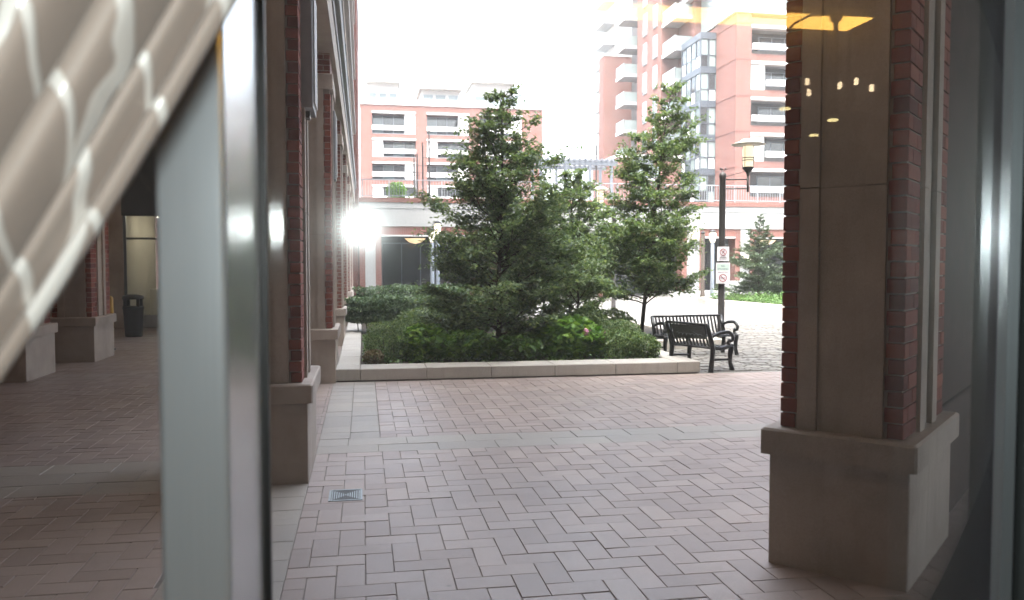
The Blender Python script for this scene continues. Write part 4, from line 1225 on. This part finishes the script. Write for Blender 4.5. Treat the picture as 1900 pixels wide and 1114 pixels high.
bx('wall_foot', 'stone', ww, -1.949, .869, .0, .2, 0, .45)
wf = empty('window_frame', (0, GY, .45), label='brushed aluminium window frame with tall mullion at left', cat='window frame')
MX0, MX1 = -.149, -.0995
def mull(name, x0, x1, mat='aluminium'):
    """deep extruded section, softly rounded edges"""
    r_ = .004
    o = [(x0, -.0), (x0, -.22 + r_), (x0 + r_ * .3, -.22 + r_ * .3), (x0 + r_, -.22), (x1 - r_, -.22), (x1 - r_ * .3, -.22 + r_ * .3), (x1, -.22 + r_), (x1, -.0)]
    n = len(o)
    return MB().add([(x, y_, 0) for x, y_ in o] + [(x, y_, 2.75) for x, y_ in o],
                    [tuple(range(n)), tuple(range(2 * n - 1, n - 1, -1))] + [(k, k + n, (k + 1) % n + n, (k + 1) % n) for k in range(n)]).build(name, mat, wf)
mull('mullion', MX0, MX1)
mull('jamb', .76, .81, 'aluminium_matte_shaded')
bx('jamb_glint_strip', 'aluminium', wf, .738, .7535, -.016, -.0005, .05, 2.75)  # bright strip added to imitate the reflection along the jamb corner
mull('jamb', -1.94, -1.89)
bx('gasket', 'gasket', wf, MX1 + .0003, MX1 + .006, -.012, -.0005, 0, 2.75)
bx('gasket', 'gasket', wf, MX0 - .006, MX0 - .0003, -.012, -.0005, 0, 2.75)
bx('gasket', 'gasket', wf, .754, .7597, -.012, -.0005, 0, 2.75)
bx('sill', 'aluminium', wf, -1.889, MX0 - .0005, -.2, -.001, -.0, .05)
bx('sill', 'aluminium', wf, MX1 + .0005, .7595, -.2, -.001, -.0, .05)
bx('outer_cap', 'aluminium', wf, MX0, MX1, .0075, .03, 0, 2.75)
p1 = bx('pane', 'pane_glass', wf, MX0 - 1.75, MX0 + .02, .0, .006, .05, 2.75)
p2 = bx('pane', 'pane_glass', wf, MX1 - .02, .78, .0005, .0065, .05, 2.75)

# curtain drawn aside, hanging in front of the left pane
def curtain():
    NU, NV = 260, 70
    # across d: distance up-left from the hem edge (m); along t: from lower left to upper right
    E0, E1 = Vector((-.2505, 1.763)), Vector((.020, 2.235))          # hem edge in x,z at y=.5
    dirv = (E1 - E0); ln = dirv.length; dirv.normalize()
    perp = Vector((-dirv.y, dirv.x))
    wid = .36
    vall = [0.0, .010, .030, .062, .103, .160, .225, .29, .36]      # fold valleys
    amp = [.005, .016, .030, .044, .05, .052, .052, .052]
    V, UV, Fc = [], [], []
    clen = 0
    prev = None
    for i in range(NU + 1):
        d = wid * (i / NU)
        for q in range(len(vall) - 1):
            if vall[q] <= d <= vall[q + 1] + 1e-9:
                x_ = (d - vall[q]) / (vall[q + 1] - vall[q]); a = amp[q]; break
        yo = -a * math.sqrt(max(0, 1 - (2 * x_ - 1) ** 2)) ** .75
        edge = min(x_, 1 - x_) * (vall[q + 1] - vall[q])
        yo += .06 * math.exp(-(edge / .0055) ** 2) * min(1, a / .03)
        cur = Vector((d, yo))
        clen += (cur - prev).length if prev else 0
        prev = cur
        for j in range(NV + 1):
            t_ = j / NV
            gather = .80 + .34 * t_
            bow = .012 * math.sin(math.pi * t_)
            pnt = E0 + dirv * (ln * t_) + perp * (d * gather) - perp * bow * (1 - d / wid)
            wob_ = .003 * math.sin(9 * t_ + d * 40)
            V.append((pnt.x, .5 + yo * (0.7 + .5 * t_) + wob_ + d * .05, pnt.y))
            UV.append((pnt.x / .052 + yo * 7 + .2, pnt.y / .17 + yo * 3 + .3))
    for i in range(NU):
        for j in range(NV):
            a = i * (NV + 1) + j
            Fc.append((a, a + NV + 1, a + NV + 2, a + 1))
    me = bpy.data.meshes.new('curtain'); me.from_pydata(V, [], Fc); me.materials.append(M['curtain_cloth'])
    ul = me.uv_layers.new(name='UVMap')
    for lp_ in me.loops:
        ul.data[lp_.index].uv = UV[lp_.vertex_index]
    o = link('curtain', me, None, True)
    tag(o, 'beige satin patterned curtain drawn aside at the upper left', 'curtain')
    so_ = o.modifiers.new('thickness', 'SOLIDIFY'); so_.thickness = .0012
curtain()

# lamps of the room, seen as reflections in the pane
cl = empty('ceiling_coffer', (2.05, -2.3, 3.2), label='amber lit ceiling coffer reflected at the top right of the pane', cat='ceiling light')
bx('panel', 'coffer_glow', cl, -.95, .62, -.25, .16, .0, .03)
bx('surround', 'room_wall', cl, -1.1, .8, -.40, .3, .031, .55)
bx('beam', 'room_wall', cl, -1.1, .8, .19, .30, -.06, .03)
fan = empty('ceiling_fan', (2.33, -2.1, 3.0), label='dark pendant with curved arm reflected before the amber coffer', cat='pendant')
MB().lathe([(.008, .10), (.025, .11), (.034, .135), (.03, .165), (.012, .18)], n=14).build('hub', 'black_metal', fan, True)
MB().tube([(0, 0, -.12), (0, 0, .26)], .013, 8).build('stem', 'black_metal', fan)
MB().tube([(-.04, 0, .14), (-.14, 0, .13), (-.22, 0, .09), (-.28, 0, .03)], .006, 6).build('arm', 'black_metal', fan)
ch = empty('chandelier', (3.75, -4.25, 3.2), label='chandelier of small warm shades reflected over the dark column', cat='chandelier')
MB().lathe([(.02, -.1), (.07, -.02), (.05, .08), (.02, .12), (.015, .54)], n=12).build('stem', 'black_metal', ch, True)
for ang, rr, dz in ((200, .34, .12), (250, .12, .10), (320, .12, .134), (150, .44, .005), (290, .10, .087), (20, .2, .074)):
    # arm ends spread round the stem
    dx, dy = rr * math.cos(R(ang)), rr * math.sin(R(ang)) * .4
    MB().tube([(0, 0, -.05), (dx * .5, dy * .5, dz - .14), (dx, dy, dz - .04)], .007, 6).build('arm', 'black_metal', ch)
    MB().lathe([(.015, dz - .02), (.017, dz - .014), (.015, dz + .026), (.013, dz + .03)], dx, dy, 10).build('shade', 'shade_glow', ch, True)
for k, (x, y_, lab) in enumerate(((3.30, -4.4, 'left recessed downlight reflected below the chandelier'), (3.96, -4.8, 'right recessed downlight reflected below the chandelier'), (4.25, -5.6, 'lowest recessed downlight reflected in the pane'))):
    t = empty('downlight', (x, y_, 3.12), label=lab, cat='downlight', group='downlights of the room')
    MB().lathe([(.042, .0), (.042, .012), (.035, .016)], n=16).build('lens', 'down_glow', t)
    MB().lathe([(.052, .017), (.052, .05), (.03, .63)], n=16).build('housing', 'black_metal', t)

# volume added to imitate the lens glare that washes out the far buildings
hz = MB().box(-320, 320, -60, 520, -1.4, 46).build('glare_haze', 'white_trim')
hz.data.materials.clear()
hm = bpy.data.materials.new('glare_haze'); hm.use_nodes = True; nt = hm.node_tree; nt.nodes.clear()
ho = N(nt, 'ShaderNodeOutputMaterial'); hv = N(nt, 'ShaderNodeVolumePrincipled')
hv.inputs['Color'].default_value = (.95, .97, 1.0, 1); val(hv, 'Density', 0.0010)
nt.links.new(hv.outputs[0], ho.inputs['Volume'])
hz.data.materials.append(hm)
tag(hz, kind='stuff')

# the photographer's flash, seen mirrored in the pane
fl = bpy.data.lights.new('camera_flash', 'POINT')
fl.energy = 1.3
fl.shadow_soft_size = .030
fl.color = (.90, 1.0, .98)
flo = bpy.data.objects.new('camera_flash', fl); COL.objects.link(flo)
flo.location = (-.004, -.02, EYE + .075)
